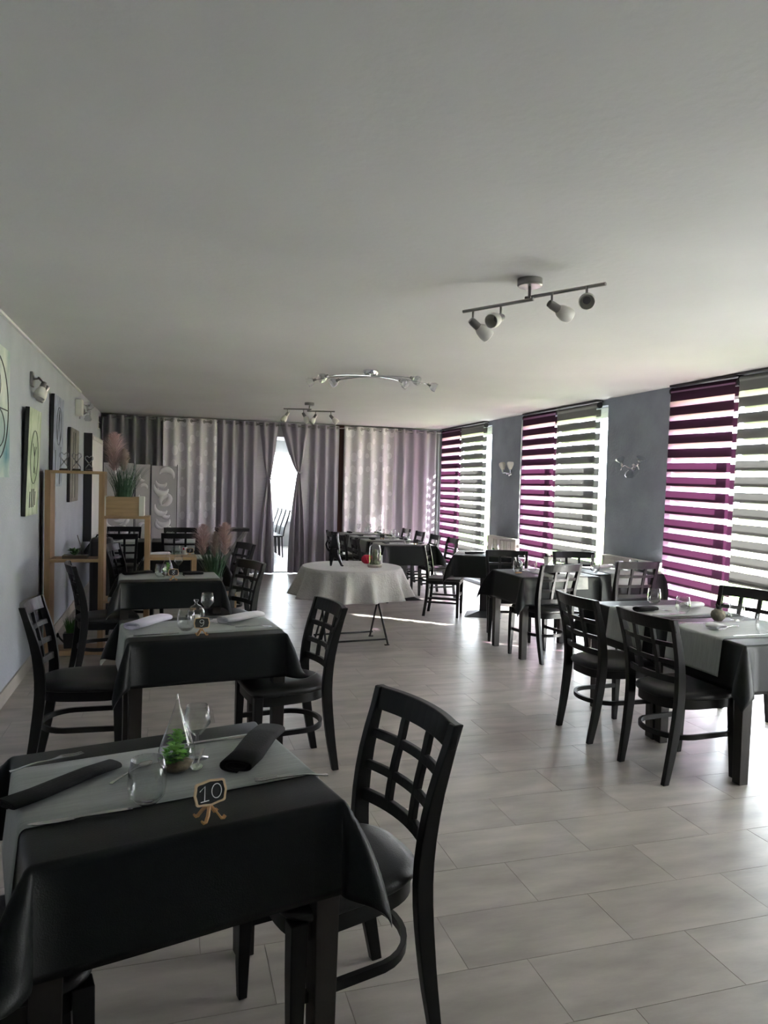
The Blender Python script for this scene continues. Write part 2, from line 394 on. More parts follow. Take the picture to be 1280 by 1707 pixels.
def window(name, a, b, label):
    root = empty(name, (XR + 0.17, (a + b) / 2, 0.0), label=label, kind='structure')
    h = (b - a) / 2; z0, z1 = 0.05, 2.50
    fr = MB()
    for y in (-h, h - 0.06): fr.box(-0.03, 0.03, y, y + 0.06, z0, z1)
    fr.box(-0.03, 0.03, -h + .06, h - .06, z0, z0 + 0.07); fr.box(-0.03, 0.03, -h + .06, h - .06, z1 - 0.06, z1)
    fr.build('window_frame', 'pvc_white', root, bevel=0.004)
    for s in (-1, 1):
        sa = MB(); y0, y1 = (-h + .06, 0.02) if s < 0 else (-0.02, h - .06); x0, x1 = (-0.028, -0.002) if s < 0 else (0.002, 0.028)
        for y in (y0, y1 - 0.055): sa.box(x0, x1, y, y + .055, z0 + .07, z1 - .06)
        sa.box(x0, x1, y0 + .055, y1 - .055, z0 + .07, z0 + .15); sa.box(x0, x1, y0 + .055, y1 - .055, z1 - .12, z1 - .06)
        so = sa.build('sash', 'pvc_white', root)
        xm = (x0 + x1) / 2
        MB().box(xm - .003, xm + .003, y0 + .055, y1 - .055, z0 + .15, z1 - .12).build('pane', 'window_glass', so)
    return root
window('window_1', *WINS[0], 'far white sliding window beside the curtains')
window('window_2', *WINS[1], 'middle white sliding window between two slate piers')
window('window_3', *WINS[2], 'near white sliding window overlooking green lawn')
window('window_4', *WINS[3], 'white sliding window beside the camera')
def far_window():
    r = empty('window_6', (2.2, 17.62, 0), label='bright white window in the far room', kind='structure')
    f = MB()
    for x in (-1.0, -0.03, 0.94): f.box(x, x + .06, -.03, .03, .62, 2.28)
    f.box(-1, 1, -.03, .03, .62, .69); f.box(-1, 1, -.03, .03, 2.22, 2.28); f.box(-1.05, 1.05, -.12, .03, .58, .62)
    f.build('window_frame', 'pvc_white', r)
    for x in (-.94, .03): MB().box(x, x + .91, -.003, .003, .69, 2.22).build('pane', 'window_glass', r)
far_window()
def net_curtain(x0, x1, label):
    b = MB()
    b.grid(lambda s, t: (x0 + (x1 - x0) * s, 17.42 + .025 * math.sin(s * 50 + math.sin(t * 3)), .66 + t * 1.6), 60, 6)
    tag(b.build('net_curtain', 'sheer_white', smooth=True), label, 'curtain', 'net curtains in the far room')
net_curtain(1.25, 2.17, 'sheer white net curtain on the left half of the far room window')
net_curtain(2.22, 3.15, 'sheer white net curtain on the right half of the far room window')
def sun_diffuser():  # unseen added sheet: blocks direct sun here and spreads soft daylight
    b = MB(); y0, y1 = WINS[3][0] + .02, WINS[3][1] - .02
    b.grid(lambda q, t: (XR + .07 + .02 * math.sin(q * 70), y0 + (y1 - y0) * q, .08 + t * 2.42), 90, 4)
    tag(b.build('net_curtain', 'sun_diffuser', smooth=True), 'unseen white sheet added across the window beside the camera to soften the sun', 'curtain')
sun_diffuser()
# outdoors
S('roof_overhang', 'outdoor_grey', 'roof overhang outside above the windows', (XR + 0.25, 5.72, -6, 19, 2.62, 2.80))
tag(MB().box(XR + 0.25, 8.3, -30, 40, -0.35, -0.12).build('outdoor_grey', 'outdoor_grey'), 'grey ground strip added along the windows to curb green bounce from the lawn', kind='structure')  # added strip: keeps the sunlit lawn from tinting the ceiling green
tag(MB().box(8.3, 11.0, -30, 40, -0.35, -0.15).build('lawn', 'lawn'), 'sunlit green lawn outside the windows', kind='structure')
tag(MB().box(11.0, 120, -120, 160, -0.35, -0.16).build('field', 'field'), 'pale yellow field beyond the lawn', kind='structure')
tag(MB().box(-20, 11, 17.8, 60, -0.36, -0.17).build('terrace_ground', 'outdoor_grey'), 'pale ground outside the far room window', kind='structure')

# ------------------------------------------------------------------ zebra roller blinds
def blind(a, b, colour, label, zbot, phase, tilt=0.0, chain_at=None):
    root = empty('roller_blind', (XR - 0.045, (a + b) / 2, 2.50), label=label, cat='blind', group='zebra roller blinds in front of the windows')
    root.rotation_euler = (math.radians(tilt), 0, 0)
    h = (b - a) / 2 - 0.006
    MB().tube([(0, -h, 0), (0, h, 0)], 0.030, 16).build('roller_tube', 'sheer_' + colour if False else 'band_' + colour, root, smooth=True, angle=40)
    for s in (-1, 1):
        MB().tube([(0, s * h, 0), (0, s * (h + .008), 0)], 0.036, 14).build('end_cap', 'plastic_black', root)
    MB().box(-.04, .045, -h, h, 0.042, 0.058).build('mounting_rail', 'plastic_black', root)
    pitch, op = 0.1345, 0.083
    n = 0; z = -0.02 - phase; bands = []; sheers = MB(); back = MB(); backs = MB(); me = None
    hh = h - 0.012
    zz = -0.004
    while 2.5 + z - op > zbot:
        if me is None:
            mb = MB().grid(lambda s, t: (-0.031 - .0006 * math.sin(t * PI), -hh + 2 * hh * s, -op * t), 4, 2); me = mb.mesh('fabric_band'); me.materials.append(MATS['band_' + colour])
            for p in me.polygons: p.use_smooth = True
        o = bpy.data.objects.new('fabric_band', me); COL.objects.link(o); o.parent = root; o.location = (0, 0, z)
        sheers.add([(-0.0315, -hh, zz), (-0.0315, hh, zz), (-0.0315, hh, z), (-0.0315, -hh, z)], [(0, 1, 2, 3)])
        dz = -0.012
        back.add([(0.031, -hh, z + dz), (0.031, hh, z + dz), (0.031, hh, z + dz - op), (0.031, -hh, z + dz - op)], [(0, 1, 2, 3)])
        zz = z - op; z -= pitch; n += 1
    sheers.build('sheer_bands', 'sheer_' + colour, root)
    back.build('rear_fabric', 'band_' + colour, root)
    MB().tube([(-.028, -hh, zz - .012), (-.028, hh, zz - .012)], 0.014, 10).build('bottom_bar', 'band_' + colour, root, smooth=True, angle=40)
    if chain_at is not None:
        MB().tube([(-.035, chain_at * (h + .012), 0), (-.037, chain_at * (h + .012), -.9), (-.035, chain_at * (h + .012), -1.75)], .003, 6).build('pull_chain', 'trim_white', root)
BL = [(11.13, 12.00, 10.20, 11.12), (8.055, 8.95, 7.15, 8.045), (5.06, 5.925, 4.06, 5.05)]
blind(BL[0][0], BL[0][1], 'purple', 'purple zebra blind next to the grey curtains', 0.12, 0.0)
blind(BL[0][2], BL[0][3], 'grey', 'grey zebra blind on the far window, above the far radiator', 0.40, 0.0)
blind(BL[1][0], BL[1][1], 'purple', 'purple zebra blind on the middle window', 0.12, 0.01, 0.0, 1)
blind(BL[1][2], BL[1][3], 'grey', 'grey zebra blind on the middle window', 0.50, 0.01)
blind(BL[2][0], BL[2][1], 'purple', 'dark purple zebra blind on the nearest window', 0.12, 0.0, 1.1)
blind(BL[2][2], BL[2][3], 'grey', 'grey zebra blind on the nearest window, at the picture edge', 0.66, 0.0, 0.8)

# ------------------------------------------------------------------ eyelet curtains along the back
def curtain(x0, x1, material, label, nf, y=12.13, tie=None, seed=0, amp=0.045):
    """tie = (side, share tied, tie x, tie z, bottom x0, bottom x1)"""
    rnd = random.Random(seed); z0, z1 = 0.012, 2.535
    root = empty('curtain', ((x0 + x1) / 2, y, 0), label=label, cat='curtain', group='eyelet curtains along the back wall')
    cx = (x0 + x1) / 2; ph = rnd.uniform(0, 6.28); wob = [rnd.uniform(-.5, .5) for _ in range(4)]
    nu, nv = 26 * nf, 40
    def fn(s, t):
        z = z0 + (z1 - z0) * t; x = x0 + (x1 - x0) * s; am = amp * (0.75 + .35 * (1 - t))
        f = 2 * PI * nf * (s + .02 * wob[0] * math.sin(5 * s + wob[1] * 6) + .012 * (1 - t) * math.sin(9 * s + wob[2] * 9)) + ph
        yy = am * math.sin(f) + .012 * (1 - t) * math.sin(2.3 * f + wob[3] * 6)
        if tie:
            side, share, tx, tz, bx0, bx1 = tie
            q = (s - (1 - share)) / share if side > 0 else (share - s) / share      # 0 at start of the tied part, 1 at the leading edge
            if q > 0:
                xs = x
                if z > tz:
                    k = (z - tz) / (z1 - tz); k2 = k ** 0.75
                    xt = tx + (q - .5) * .05 * side
                    x = xt + (xs - xt) * k2
                else:
                    k = (tz - z) / tz; k2 = 1 - (1 - k) ** 2
                    xb = bx0 + (bx1 - bx0) * q; xt = tx + (q - .5) * .05 * side
                    x = xt + (xb - xt) * k2
                d = abs(z - tz)
                yy = yy * (0.25 + .75 * min(1, d / .7)) + .010 * math.sin(q * 30) * max(0, 1 - d / .6)
        return (x - cx, yy, z)
    b = MB().grid(fn, nu, nv); b.uv = [(i / nu * (x1 - x0), j / nv * 2.5) for i in range(nu + 1) for j in range(nv + 1)]
    b.build('fabric', material, root, smooth=True)
    for k in range(2 * nf):                                   # eyelets where the cloth crosses the rod
        for it in range(1):
            best = None
            for i in range(nu):
                y0_, y1_ = fn(i / nu, .985)[1], fn((i + 1) / nu, .985)[1]
                if (y0_ <= 0 < y1_ or y1_ <= 0 < y0_):
                    if best is None: best = []
                    best.append(i)
        if best and k < len(best):
            i = best[k]; p = fn((i + .5) / nu, .985); ex = fn((i + 1) / nu, .985)
            ang = math.atan2(ex[1] - p[1], ex[0] - p[0])
            r = MB(); rings = []
            for q in range(16):
                a0 = 2 * PI * q / 16
                rings.append([((.024 + .006 * math.cos(e)) * math.cos(a0), .006 * math.sin(e), (.024 + .006 * math.cos(e)) * math.sin(a0)) for e in (0, PI / 2, PI, 1.5 * PI)])
            rings.append(rings[0]); r.loft(rings, cap=False)
            r.build('eyelet', 'nickel', root, smooth=True, loc=(p[0], p[1], 2.497), rot=(0, 0, ang))
    if tie:
        MB().tube([(tie[2] - cx - .045, -.03, tie[3] + .02), (tie[2] - cx, -.05, tie[3]), (tie[2] - cx + .045, -.03, tie[3] - .01)], .012, 8).build('tie_band', material, root, smooth=True)
    return root
curtain(-1.02, -0.12, 'curtain_dark', 'dark charcoal eyelet curtain in the left corner', 5, seed=1, amp=.05)
curtain(-0.10, 0.74, 'curtain_white', 'white curtain with satin ovals behind the folding screen', 4, seed=2)
curtain(0.75, 1.755, 'curtain_mauve', 'mauve grey curtain tied back on the left side of the doorway', 6, seed=3, tie=(1, .34, 1.60, 1.60, 1.42, 1.72))
curtain(1.78, 2.80, 'curtain_mauve', 'mauve grey curtain tied back on the right side of the doorway', 6, seed=4, tie=(-1, .48, 2.10, 1.72, 2.26, 1.95))
curtain(2.88, 3.77, 'curtain_white', 'white curtain with satin ovals behind the long dining table', 4, seed=5)
curtain(3.77, 4.56, 'curtain_mauve', 'mauve grey curtain in the right back corner', 4, seed=6)
curtain(4.57, 4.68, 'curtain_dark', 'narrow dark curtain edge against the purple blind', 1, seed=7, amp=.02, y=12.14)
for a, b, t in ((-1.03, 1.76, 'left'), (1.77, 4.69, 'right')):
    r = MB().tube([(a, 12.13, 2.497), (b, 12.13, 2.497)], .011, 10).build('curtain_rod', 'nickel', smooth=True, angle=40)
    tag(r, 'thin metal curtain rod over the %s half of the back wall' % t, 'curtain rod', 'curtain rods at the back')
def glass_door():
    r = empty('door_1', (1.30, YB + 0.13, 0), math.radians(78), label='white glazed door leaf opened behind the tied curtain', kind='structure')
    f = MB()
    for x in (0, .62): f.box(x, x + .09, -.02, .02, .02, 2.25)
    f.box(.09, .62, -.02, .02, .02, .2); f.box(.09, .62, -.02, .02, 2.13, 2.25)
    f.build('door_frame', 'pvc_white', r)
    MB().box(.09, .62, -.004, .004, .2, 2.13).build('pane', 'window_glass', r)
    MB().tube([(.665, -.02, 1.04), (.665, -.06, 1.04), (.56, -.06, 1.04)], .009, 8).build('handle', 'steel', r, smooth=True)
glass_door()

# ------------------------------------------------------------------ chairs
def lerp(a, b, t): return a + (b - a) * t
def curve_pts(keys, n):
    """smooth interpolation through (param, value...) keys (Catmull-Rom on each value)"""
    out = []
    for i in range(n + 1):
        t = keys[0][0] + (keys[-1][0] - keys[0][0]) * i / n
        k = 0
        while k < len(keys) - 2 and t > keys[k + 1][0]: k += 1
        a, b = keys[k], keys[k + 1]; p = keys[max(k - 1, 0)]; q = keys[min(k + 2, len(keys) - 1)]
        u = (t - a[0]) / (b[0] - a[0]); vals = []
        for c in range(1, len(a)):
            m0 = (b[c] - p[c]) / (b[0] - p[0]) * (b[0] - a[0]); m1 = (q[c] - a[c]) / (q[0] - a[0]) * (b[0] - a[0])
            vals.append((2*u**3 - 3*u**2 + 1)*a[c] + (u**3 - 2*u**2 + u)*m0 + (-2*u**3 + 3*u**2)*b[c] + (u**3 - u**2)*m1)
        out.append((t, *vals))
    return out
POST = [(0.0, -.232, .172), (.20, -.196, .178), (.45, -.170, .186), (.65, -.188, .196), (.875, -.250, .208)]    # z, x, |y|
def post_at(z):
    for i in range(len(POST) - 1):
        if POST[i][0] <= z <= POST[i + 1][0]:
            n = curve_pts(POST, 70); j = min(range(len(n)), key=lambda q: abs(n[q][0] - z)); return n[j][1], n[j][2]
    return POST[-1][1], POST[-1][2]
def lattice_chair():
    t = empty('lattice_chair', cat='chair')
    for s in (-1, 1):
        pts = curve_pts(POST, 14)
        rings = []
        for z, x, y in pts:
            k = z / .875; hw = lerp(.0165, .019, min(1, k * 2)) ; hd = .014 + .012 * math.sin(PI * min(1, max(0, (z + .1) / 1.0)))
            if z > .8: hd = .016
            rings.append([(x - hd, s * y - hw * .8, z), (x + hd, s * y - hw * .8, z), (x + hd, s * y + hw * .8, z), (x - hd, s * y + hw * .8, z)])
        MB().loft(rings).build('rear_leg', 'chair_wood', t, bevel=.003)
        rings = []
        for z, x, y, h in ((0, .205, .198, .013), (.10, .206, .196, .0165), (.30, .203, .190, .021), (.44, .200, .186, .023)):
            rings.append([(x - h, s * y - h, z), (x + h, s * y - h, z), (x + h, s * y + h, z), (x - h, s * y + h, z)])
        MB().loft(rings).build('front_leg', 'chair_wood', t, bevel=.003)
    # seat apron and padded seat: wide front, rounded back
    def seat_out(d, z):
        o = []
        n = 40
        for i in range(n):
            a = 2 * PI * i / n; c, s_ = math.cos(a), math.sin(a)
            e = 0.42 if c > 0 else 0.72
            x = .012 + (.222 + d) * math.copysign(abs(c) ** e, c); wy = lerp(.182, .222, (x + .21) / .43) + d
            y = wy * math.copysign(abs(s_) ** (.45 if c > 0 else .62), s_)
            o.append((x, y, z))
        return o
    MB().loft([seat_out(-.012, .385), seat_out(-.012, .435)]).build('seat_frame', 'chair_wood', t, smooth=True, angle=40)
    MB().loft([seat_out(-.006, .434), seat_out(.0, .440), seat_out(.004, .452), seat_out(-.002, .466), seat_out(-.03, .478), seat_out(-.09, .484), seat_out(-.17, .485)]).build('seat', 'chair_vinyl', t, smooth=True)
    # curved back: rails and lattice bars
    def bow(y, z, d=.035):
        x, w = post_at(z); return x - d * (1 - (y / w) ** 2)
    def rail(z, h, th, name, over=0.0, d=.035):
        x, w = post_at(z); n = 12; w += over
        pts = [(bow(lerp(-w, w, i / n), z, d) if abs(lerp(-w, w, i / n)) < post_at(z)[1] else x, lerp(-w, w, i / n), z) for i in range(n + 1)]
        b = MB(); rings = []
        for p in pts:
            zt = z + h / 2; zb = z - h / 2; sl = (post_at(min(.87, zt))[0] - post_at(zb)[0]) / 2
            rings.append([(p[0] - th / 2 - sl, p[1], zb), (p[0] + th / 2 - sl, p[1], zb), (p[0] + th / 2 + sl, p[1], zt), (p[0] - th / 2 + sl, p[1], zt)])
        b.loft(rings).build(name, 'chair_wood', t, bevel=.003)
    rail(.842, .068, .024, 'top_rail', .016)
    rail(.735, .026, .016, 'lattice_rail'); rail(.640, .026, .016, 'lattice_rail'); rail(.548, .036, .02, 'lower_rail')
    for y in (-.068, .068):
        n = 8; rings = []
        for i in range(n + 1):
            z = lerp(.54, .83, i / n); x = bow(y * 1.0, z); hw = .013
            rings.append([(x - .009, y - hw, z), (x + .009, y - hw, z), (x + .009, y + hw, z), (x - .009, y + hw, z)])
        MB().loft(rings).build('lattice_bar', 'chair_wood', t, bevel=.002)
    # bentwood hoop stretcher, open at the front
    pts = []
    for i in range(25):
        a = lerp(-1.0, 1.0, i / 24)
        if abs(a) > .62:
            k = (abs(a) - .62) / .38; pts.append((lerp(-.045, .19, k), math.copysign(lerp(.176, .182, k), a), .235))
        else:
            an = a / .62 * PI / 2; pts.append((-.045 - .150 * math.cos(an), .176 * math.sin(an), .235))
    MB().ribbon(pts, .016, .026).build('hoop_stretcher', 'chair_wood', t, smooth=True, angle=50)
    return t
def ladder_chair():
    t = empty('ladder_back_chair', cat='chair')
    PK = [(0, -.215), (.22, -.185), (.43, -.178), (.63, -.195), (.83, -.235)]
    for s in (-1, 1):
        rings = []
        for z, x in curve_pts(PK, 10):
            h = .017; rings.append([(x - h, s * .17 - .015, z), (x + h, s * .17 - .015, z), (x + h, s * .17 + .015, z), (x - h, s * .17 + .015, z)])
        MB().loft(rings).build('rear_leg', 'chair_wood', t, bevel=.003)
        rings = []
        for z, h in ((0, .014), (.25, .019), (.41, .021)):
            rings.append([(.185 - h, s * .172 - h, z), (.185 + h, s * .172 - h, z), (.185 + h, s * .172 + h, z), (.185 - h, s * .172 + h, z)])
        MB().loft(rings).build('front_leg', 'chair_wood', t, bevel=.003)
        for z in (.17, .215): MB().box(-.19, .18, s * .17 - .008, s * .17 + .008, z - .011, z + .011).build('side_stretcher', 'chair_wood', t)
    MB().box(.177, .193, -.16, .16, .24, .265).build('front_stretcher', 'chair_wood', t)
    MB().box(-.195, .205, -.188, .188, .385, .425).build('seat_frame', 'chair_wood', t, bevel=.006)
    MB().box(-.19, .215, -.195, .195, .425, .455).build('seat', 'chair_vinyl', t, bevel=.012)
    for z, h in ((.785, .075), (.675, .03), (.605, .03), (.535, .03)):
        n = curve_pts(PK, 60); x = min(n, key=lambda q: abs(q[0] - z))[1]; rings = []
        for i in range(9):
            y = lerp(-.165, .165, i / 8); xx = x - .022 * (1 - (y / .17) ** 2)
            rings.append([(xx - .008, y, z - h / 2), (xx + .008, y, z - h / 2), (xx + .008, y, z + h / 2), (xx - .008, y, z + h / 2)])
        MB().loft(rings).build('top_rail' if h > .05 else 'back_slat', 'chair_wood', t)
    return t
LC = Proto(lattice_chair); BC = Proto(ladder_chair)
G1, G2 = 'black lattice-back dining chairs', 'dark ladder-back chairs at the far tables'
def ch(x, y, deg, label): return LC.put((x, y, 0), deg, label, G1)
def lb(x, y, deg, label): return BC.put((x, y, 0), deg, label, G2)
ch(.472, 1.953, 193, 'nearest black lattice-back chair, right of the table in front')
ch(-.40, 1.76, 13, 'black chair at the bottom left corner, pushed under the nearest table')
ch(.617, 3.84, 188.4, 'black lattice-back chair right of the lilac-napkin table, second from the camera')
ch(-.43, 4.10, -2, 'black lattice-back chair left of the lilac-napkin table, by the blue-grey wall')
ch(-.46, 5.94, 12, 'black lattice-back chair in front of the wooden shelf')
ch(.430, 5.90, 203, 'black lattice-back chair right of the table just before the shelf')
ch(-.30, 7.57, -14, 'black lattice-back chair seen through the middle opening of the shelf')
ch(.560, 7.70, 198, 'black lattice-back chair right of the table behind the shelf')
ch(-.57, 9.36, 90, 'left of two chair backs facing the camera at the screen tables')
ch(.137, 9.50, 90, 'right of two chair backs facing the camera at the screen tables')
ch(-.58, 10.22, 270, 'left chair across the screen tables, beneath the relief panel')
ch(.16, 10.10, 270, 'right chair across the screen tables, beneath the relief panel')
ch(2.716, 3.308, 4.5, 'black lattice-back chair in the right foreground, nearest to the window table')
ch(2.681, 3.925, 1, 'second black lattice-back chair along the right foreground table')
ch(3.62, 3.95, 196, 'black chair on the window side of the right foreground table')
ch(3.273, 5.83, 99, 'left of two lattice-back chairs with backs turned at the middle window table')
ch(4.23, 6.00, 88, 'right of two lattice-back chairs with backs turned at the middle window table')
ch(3.34, 6.66, 250, 'chair facing the camera behind the left half of the middle window table')
ch(4.07, 6.52, 254, 'chair facing the camera in front of the grey middle blind')
lb(3.178, 8.02, -30, 'dark slatted chair standing beside the small pedestal table')
for y, w in ((9.30, 'first'), (9.98, 'second'), (10.66, 'third'), (11.34, 'fourth')):
    lb(3.56, y, 180, 'ladder-back chair on the window side of the long table, %s from the near end' % w)
for y, w in ((9.10, 'first'), (9.86, 'second'), (10.62, 'third')):
    lb(2.56, y, 0, 'ladder-back chair on the doorway side of the long table, %s from the near end' % w)

# ------------------------------------------------------------------ tables, oilcloths, runners
ZT = .74
def leg_table(name, x, y, deg, a, b, label, group=None, z=ZT):
    """a, b = half sizes"""
    t = empty(name, (x, y, 0), math.radians(deg), label, 'table', group)
    MB().box(-a, a, -b, b, z - .028, z).build('table_top', 'table_wood', t, bevel=.004)
    ap = MB()
    for s in (-1, 1):
        ap.box(-a + .06, a - .06, s * (b - .03) - .011, s * (b - .03) + .011, z - .12, z - .028)
        ap.box(s * (a - .03) - .011, s * (a - .03) + .011, -b + .06, b - .06, z - .12, z - .028)
    ap.build('apron', 'table_wood', t)
    for sx in (-1, 1):
        for sy in (-1, 1):
            h0, h1 = .027, .034; cx, cy = sx * (a - .036), sy * (b - .036)
            MB().hexa([(cx - h0, cy - h0, 0), (cx + h0, cy - h0, 0), (cx + h0, cy + h0, 0), (cx - h0, cy + h0, 0)],
                      [(cx - h1, cy - h1, z - .028), (cx + h1, cy - h1, z - .028), (cx + h1, cy + h1, z - .028), (cx - h1, cy + h1, z - .028)]).build('leg', 'table_wood', t, bevel=.003)
    return t
def pedestal_table(x, y, deg, a, b, label, group=None, base=.22):
    t = empty('pedestal_table', (x, y, 0), math.radians(deg), label, 'table', group)
    MB().box(-a, a, -b, b, ZT - .028, ZT).build('table_top', 'table_wood', t, bevel=.004)
    MB().box(-.05, .05, -.05, .05, .03, ZT - .028).build('column', 'black_metal', t, bevel=.006)
    q, w = base, .052
    MB().hexa([(-q, -q, 0), (q, -q, 0), (q, q, 0), (-q, q, 0)], [(-w, -w, .055), (w, -w, .055), (w, w, .055), (-w, w, .055)]).build('base_plate', 'black_metal', t)
    MB().box(-q * .8, q * .8, -.03, .03, ZT - .05, ZT - .028).build('top_bracket', 'black_metal', t)
    return t
def drape_fn(a, b, oh, rb, lean, zt, seed, phm=27.0, off=0.0, curl=(), wav=.022):
    rnd = random.Random(seed); ph = [rnd.uniform(0, 6.28) for _ in range(8)]
    def bend(d, lean_):
        d = max(0, d); q = rb * (PI / 2 - lean_)
        if d < q: return rb * math.sin(d / rb), rb * (1 - math.cos(d / rb))
        e = PI / 2 - lean_
        return rb * math.sin(e) + (d - q) * math.sin(lean_), rb * (1 - math.cos(e)) + (d - q) * math.cos(lean_)
    def fn(u, v):
        p = abs(u) - a + rb; q = abs(v) - b + rb; su = 1 if u > 0 else -1; sv = 1 if v > 0 else -1
        aa, bb = a - rb, b - rb
        # rows of tables: no overhang on a joined side -> stay flat there
        if (oh[1] if su > 0 else oh[0]) == 0: p = min(p, 0); aa = abs(u)
        if (oh[3] if sv > 0 else oh[2]) == 0: q = min(q, 0); bb = abs(v)
        if p <= 0 and q <= 0: return (u, v, zt)
        if q <= 0:
            o, w = bend(p, lean + wav * math.sin(v * 6 + ph[0 if su > 0 else 1])); return (su * (aa + o + off), v, zt - w)
        if p <= 0:
            o, w = bend(q, lean + wav * math.sin(u * 6 + ph[2 if sv > 0 else 3])); return (u, sv * (bb + o + off), zt - w)
        r = math.hypot(p, q); th = math.atan2(q, p)
        k = math.sin(2 * th) ** .8; fm = math.radians(phm + 7 * math.sin(ph[4 + (su > 0) + 2 * (sv > 0)]))
        n = 16; st = r / n; o = w = 0.0; rm = .33
        for _i in range(n):                        # the fold bulges out under the corner, then hangs
            rr = (_i + .5) * st; tgt = lean + (fm - lean) * k * max(.0, 1.55 - 1.25 * rr / rm)
            if (su, sv) in curl and rr > .19: tgt = lean + 2.4 * k * min(1, (rr - .19) / .12)
            an = PI / 2 - (PI / 2 - tgt) * min(1, rr / (rb * 1.5)); o += st * math.sin(an); w += st * math.cos(an)
        return (su * (aa + o * math.cos(th)), sv * (bb + o * math.sin(th)), zt - w)
    return fn
def samples(a, lo, hi, rb):
    s = []
    def side(h):
        if h == 0: return [a]
        n = 12; return [a - rb + i * rb * 1.57 / 5 for i in range(6)] + [a + rb * .57 + (h - rb * .57) * (i + 1) / n for i in range(n)]
    neg = [-x for x in reversed(side(lo))]; pos = side(hi)
    mid = [lerp(neg[-1], pos[0], (i + 1) / 9) for i in range(8)]
    return neg + mid + pos
def oilcloth(x, y, deg, a, b, label, oh=(.25, .25, .25, .25), seed=1, phm=27, lean=.06, curl=(), group='black oilcloths'):
    fn = drape_fn(a + .006, b + .006, oh, .016, lean, ZT + .004, seed, phm, curl=curl)
    us = samples(a + .006, oh[0], oh[1], .016); vs = samples(b + .006, oh[2], oh[3], .016)
    m = MB(); nv = len(vs)
    for u in us:
        for v in vs: m.v.append(fn(u, v))
    for i in range(len(us) - 1):
        for j in range(nv - 1):
            k = i * nv + j; m.f.append((k, k + nv, k + nv + 1, k + 1))
    o = m.build('oilcloth', ['oilcloth', 'oilcloth_back'], smooth=True, loc=(x, y, 0), rot=(0, 0, math.radians(deg)), solid=.0015)
    return tag(o, label, 'tablecloth', group)
def runner(x, y, deg, a, v0, v1, label, oh=(.2, .2), swap=False, seed=1, skew=0.0):
    b = 2.0
    fn = drape_fn(a + .009, b, (oh[0], oh[1], 0, 0), .018, .105, ZT + .0068, seed, 40, wav=0.0)
    us = samples(a + .009, oh[0], oh[1], .018); m = MB(); nv = 7
    for u in us:
        for j in range(nv):
            v = lerp(v0, v1, j / (nv - 1)) + skew * u
            p = fn(u, v); m.v.append((p[0], p[1], p[2]) if not swap else (-p[1], p[0], p[2]))
    for i in range(len(us) - 1):
        for j in range(nv - 1):
            k = i * nv + j; m.f.append((k, k + nv, k + nv + 1, k + 1))
    o = m.build('table_runner', 'runner', smooth=True, loc=(x, y, 0), rot=(0, 0, math.radians(deg)), solid=.0012)
    return tag(o, label, 'table runner', 'grey table runners')

T10 = (.010, 1.945, 13.0); T9 = (.175, 3.955, 7.0); T8 = (.015, 6.06, 3.0); T7 = (.15, 7.62, 0.0)
leg_table('dining_table', *T10, .352, .330, 'dark wooden table nearest the camera, under the bright succulents')
oilcloth(*T10, .352, .330, 'large black oilcloth on the nearest table', oh=(.225, .225, .225, .225), seed=11, phm=30, lean=.05, curl=((-1, -1),))
runner(*T10, .352, -.155, .215, 'grey runner with two black napkins on the nearest table', seed=3)
leg_table('dining_table', *T9, .390, .300, 'dark wooden table under the lilac napkin, second from the camera')
oilcloth(*T9, .390, .300, 'black oilcloth on the second table, under the lilac napkin', oh=(.215, .215, .215, .215), seed=5, phm=27, curl=((1, -1),))
runner(*T9, .390, -.200, .185, 'grey runner under the lilac napkin', seed=4)
leg_table('dining_table', *T8, .380, .300, 'dark wooden table just before the wooden shelf')
oilcloth(*T8, .380, .300, 'black oilcloth on the table just before the shelf', oh=(.20, .20, .20, .20), seed=6, phm=27)
runner(*T8, .380, -.170, .22, 'grey runner on the table just before the shelf', seed=5)
leg_table('dining_table', *T7, .38, .31, 'dark table half hidden behind the wooden shelf')
oilcloth(*T7, .38, .31, 'black oilcloth on the table behind the wooden shelf', seed=7)
runner(*T7, .38, -.2, .2, 'grey runner on the table behind the wooden shelf', seed=6)
T6 = [(-.57, 9.80, 'left'), (.15, 9.80, 'right')]
for i, (x, y, w) in enumerate(T6):
    leg_table('dining_table', x, y, 0, .345, .30, '%s of two joined tables before the relief screen' % w)
    oilcloth(x, y, 0, .345, .30, 'black oilcloth on the %s table before the relief screen' % w, oh=((.10, 0, .25, .25) if i == 0 else (0, .25, .25, .25)), seed=20 + i)
    runner(x, y, 0, .30, -.20, .20, 'grey runner falling over the near edge of the %s screen table' % w, swap=True, seed=20 + i)
T5 = [(3.225, 3.365, 'nearer', .355), (3.225, 4.085, 'farther', .345)]
for i, (x, y, w, hb) in enumerate(T5):
    leg_table('dining_table', x, y, 0, .350, hb, '%s of two joined tables in the right foreground' % w)
    oilcloth(x, y, 0, .350, hb, 'black oilcloth on the %s right foreground table' % w, oh=((.25, .25, .25, 0) if i == 0 else (.25, .25, 0, .25)), seed=30 + i, phm=27)
runner(3.225, 3.365, 0, .350, -.20, .235, 'grey runner hanging from the nearer right foreground table', seed=31)
runner(3.225, 4.085, 0, .350, -.27, .12, 'grey runner hanging from the farther right foreground table', seed=32)
T4 = [(3.415, 6.06, 'left', .39), (4.215, 6.20, 'right', .39)]
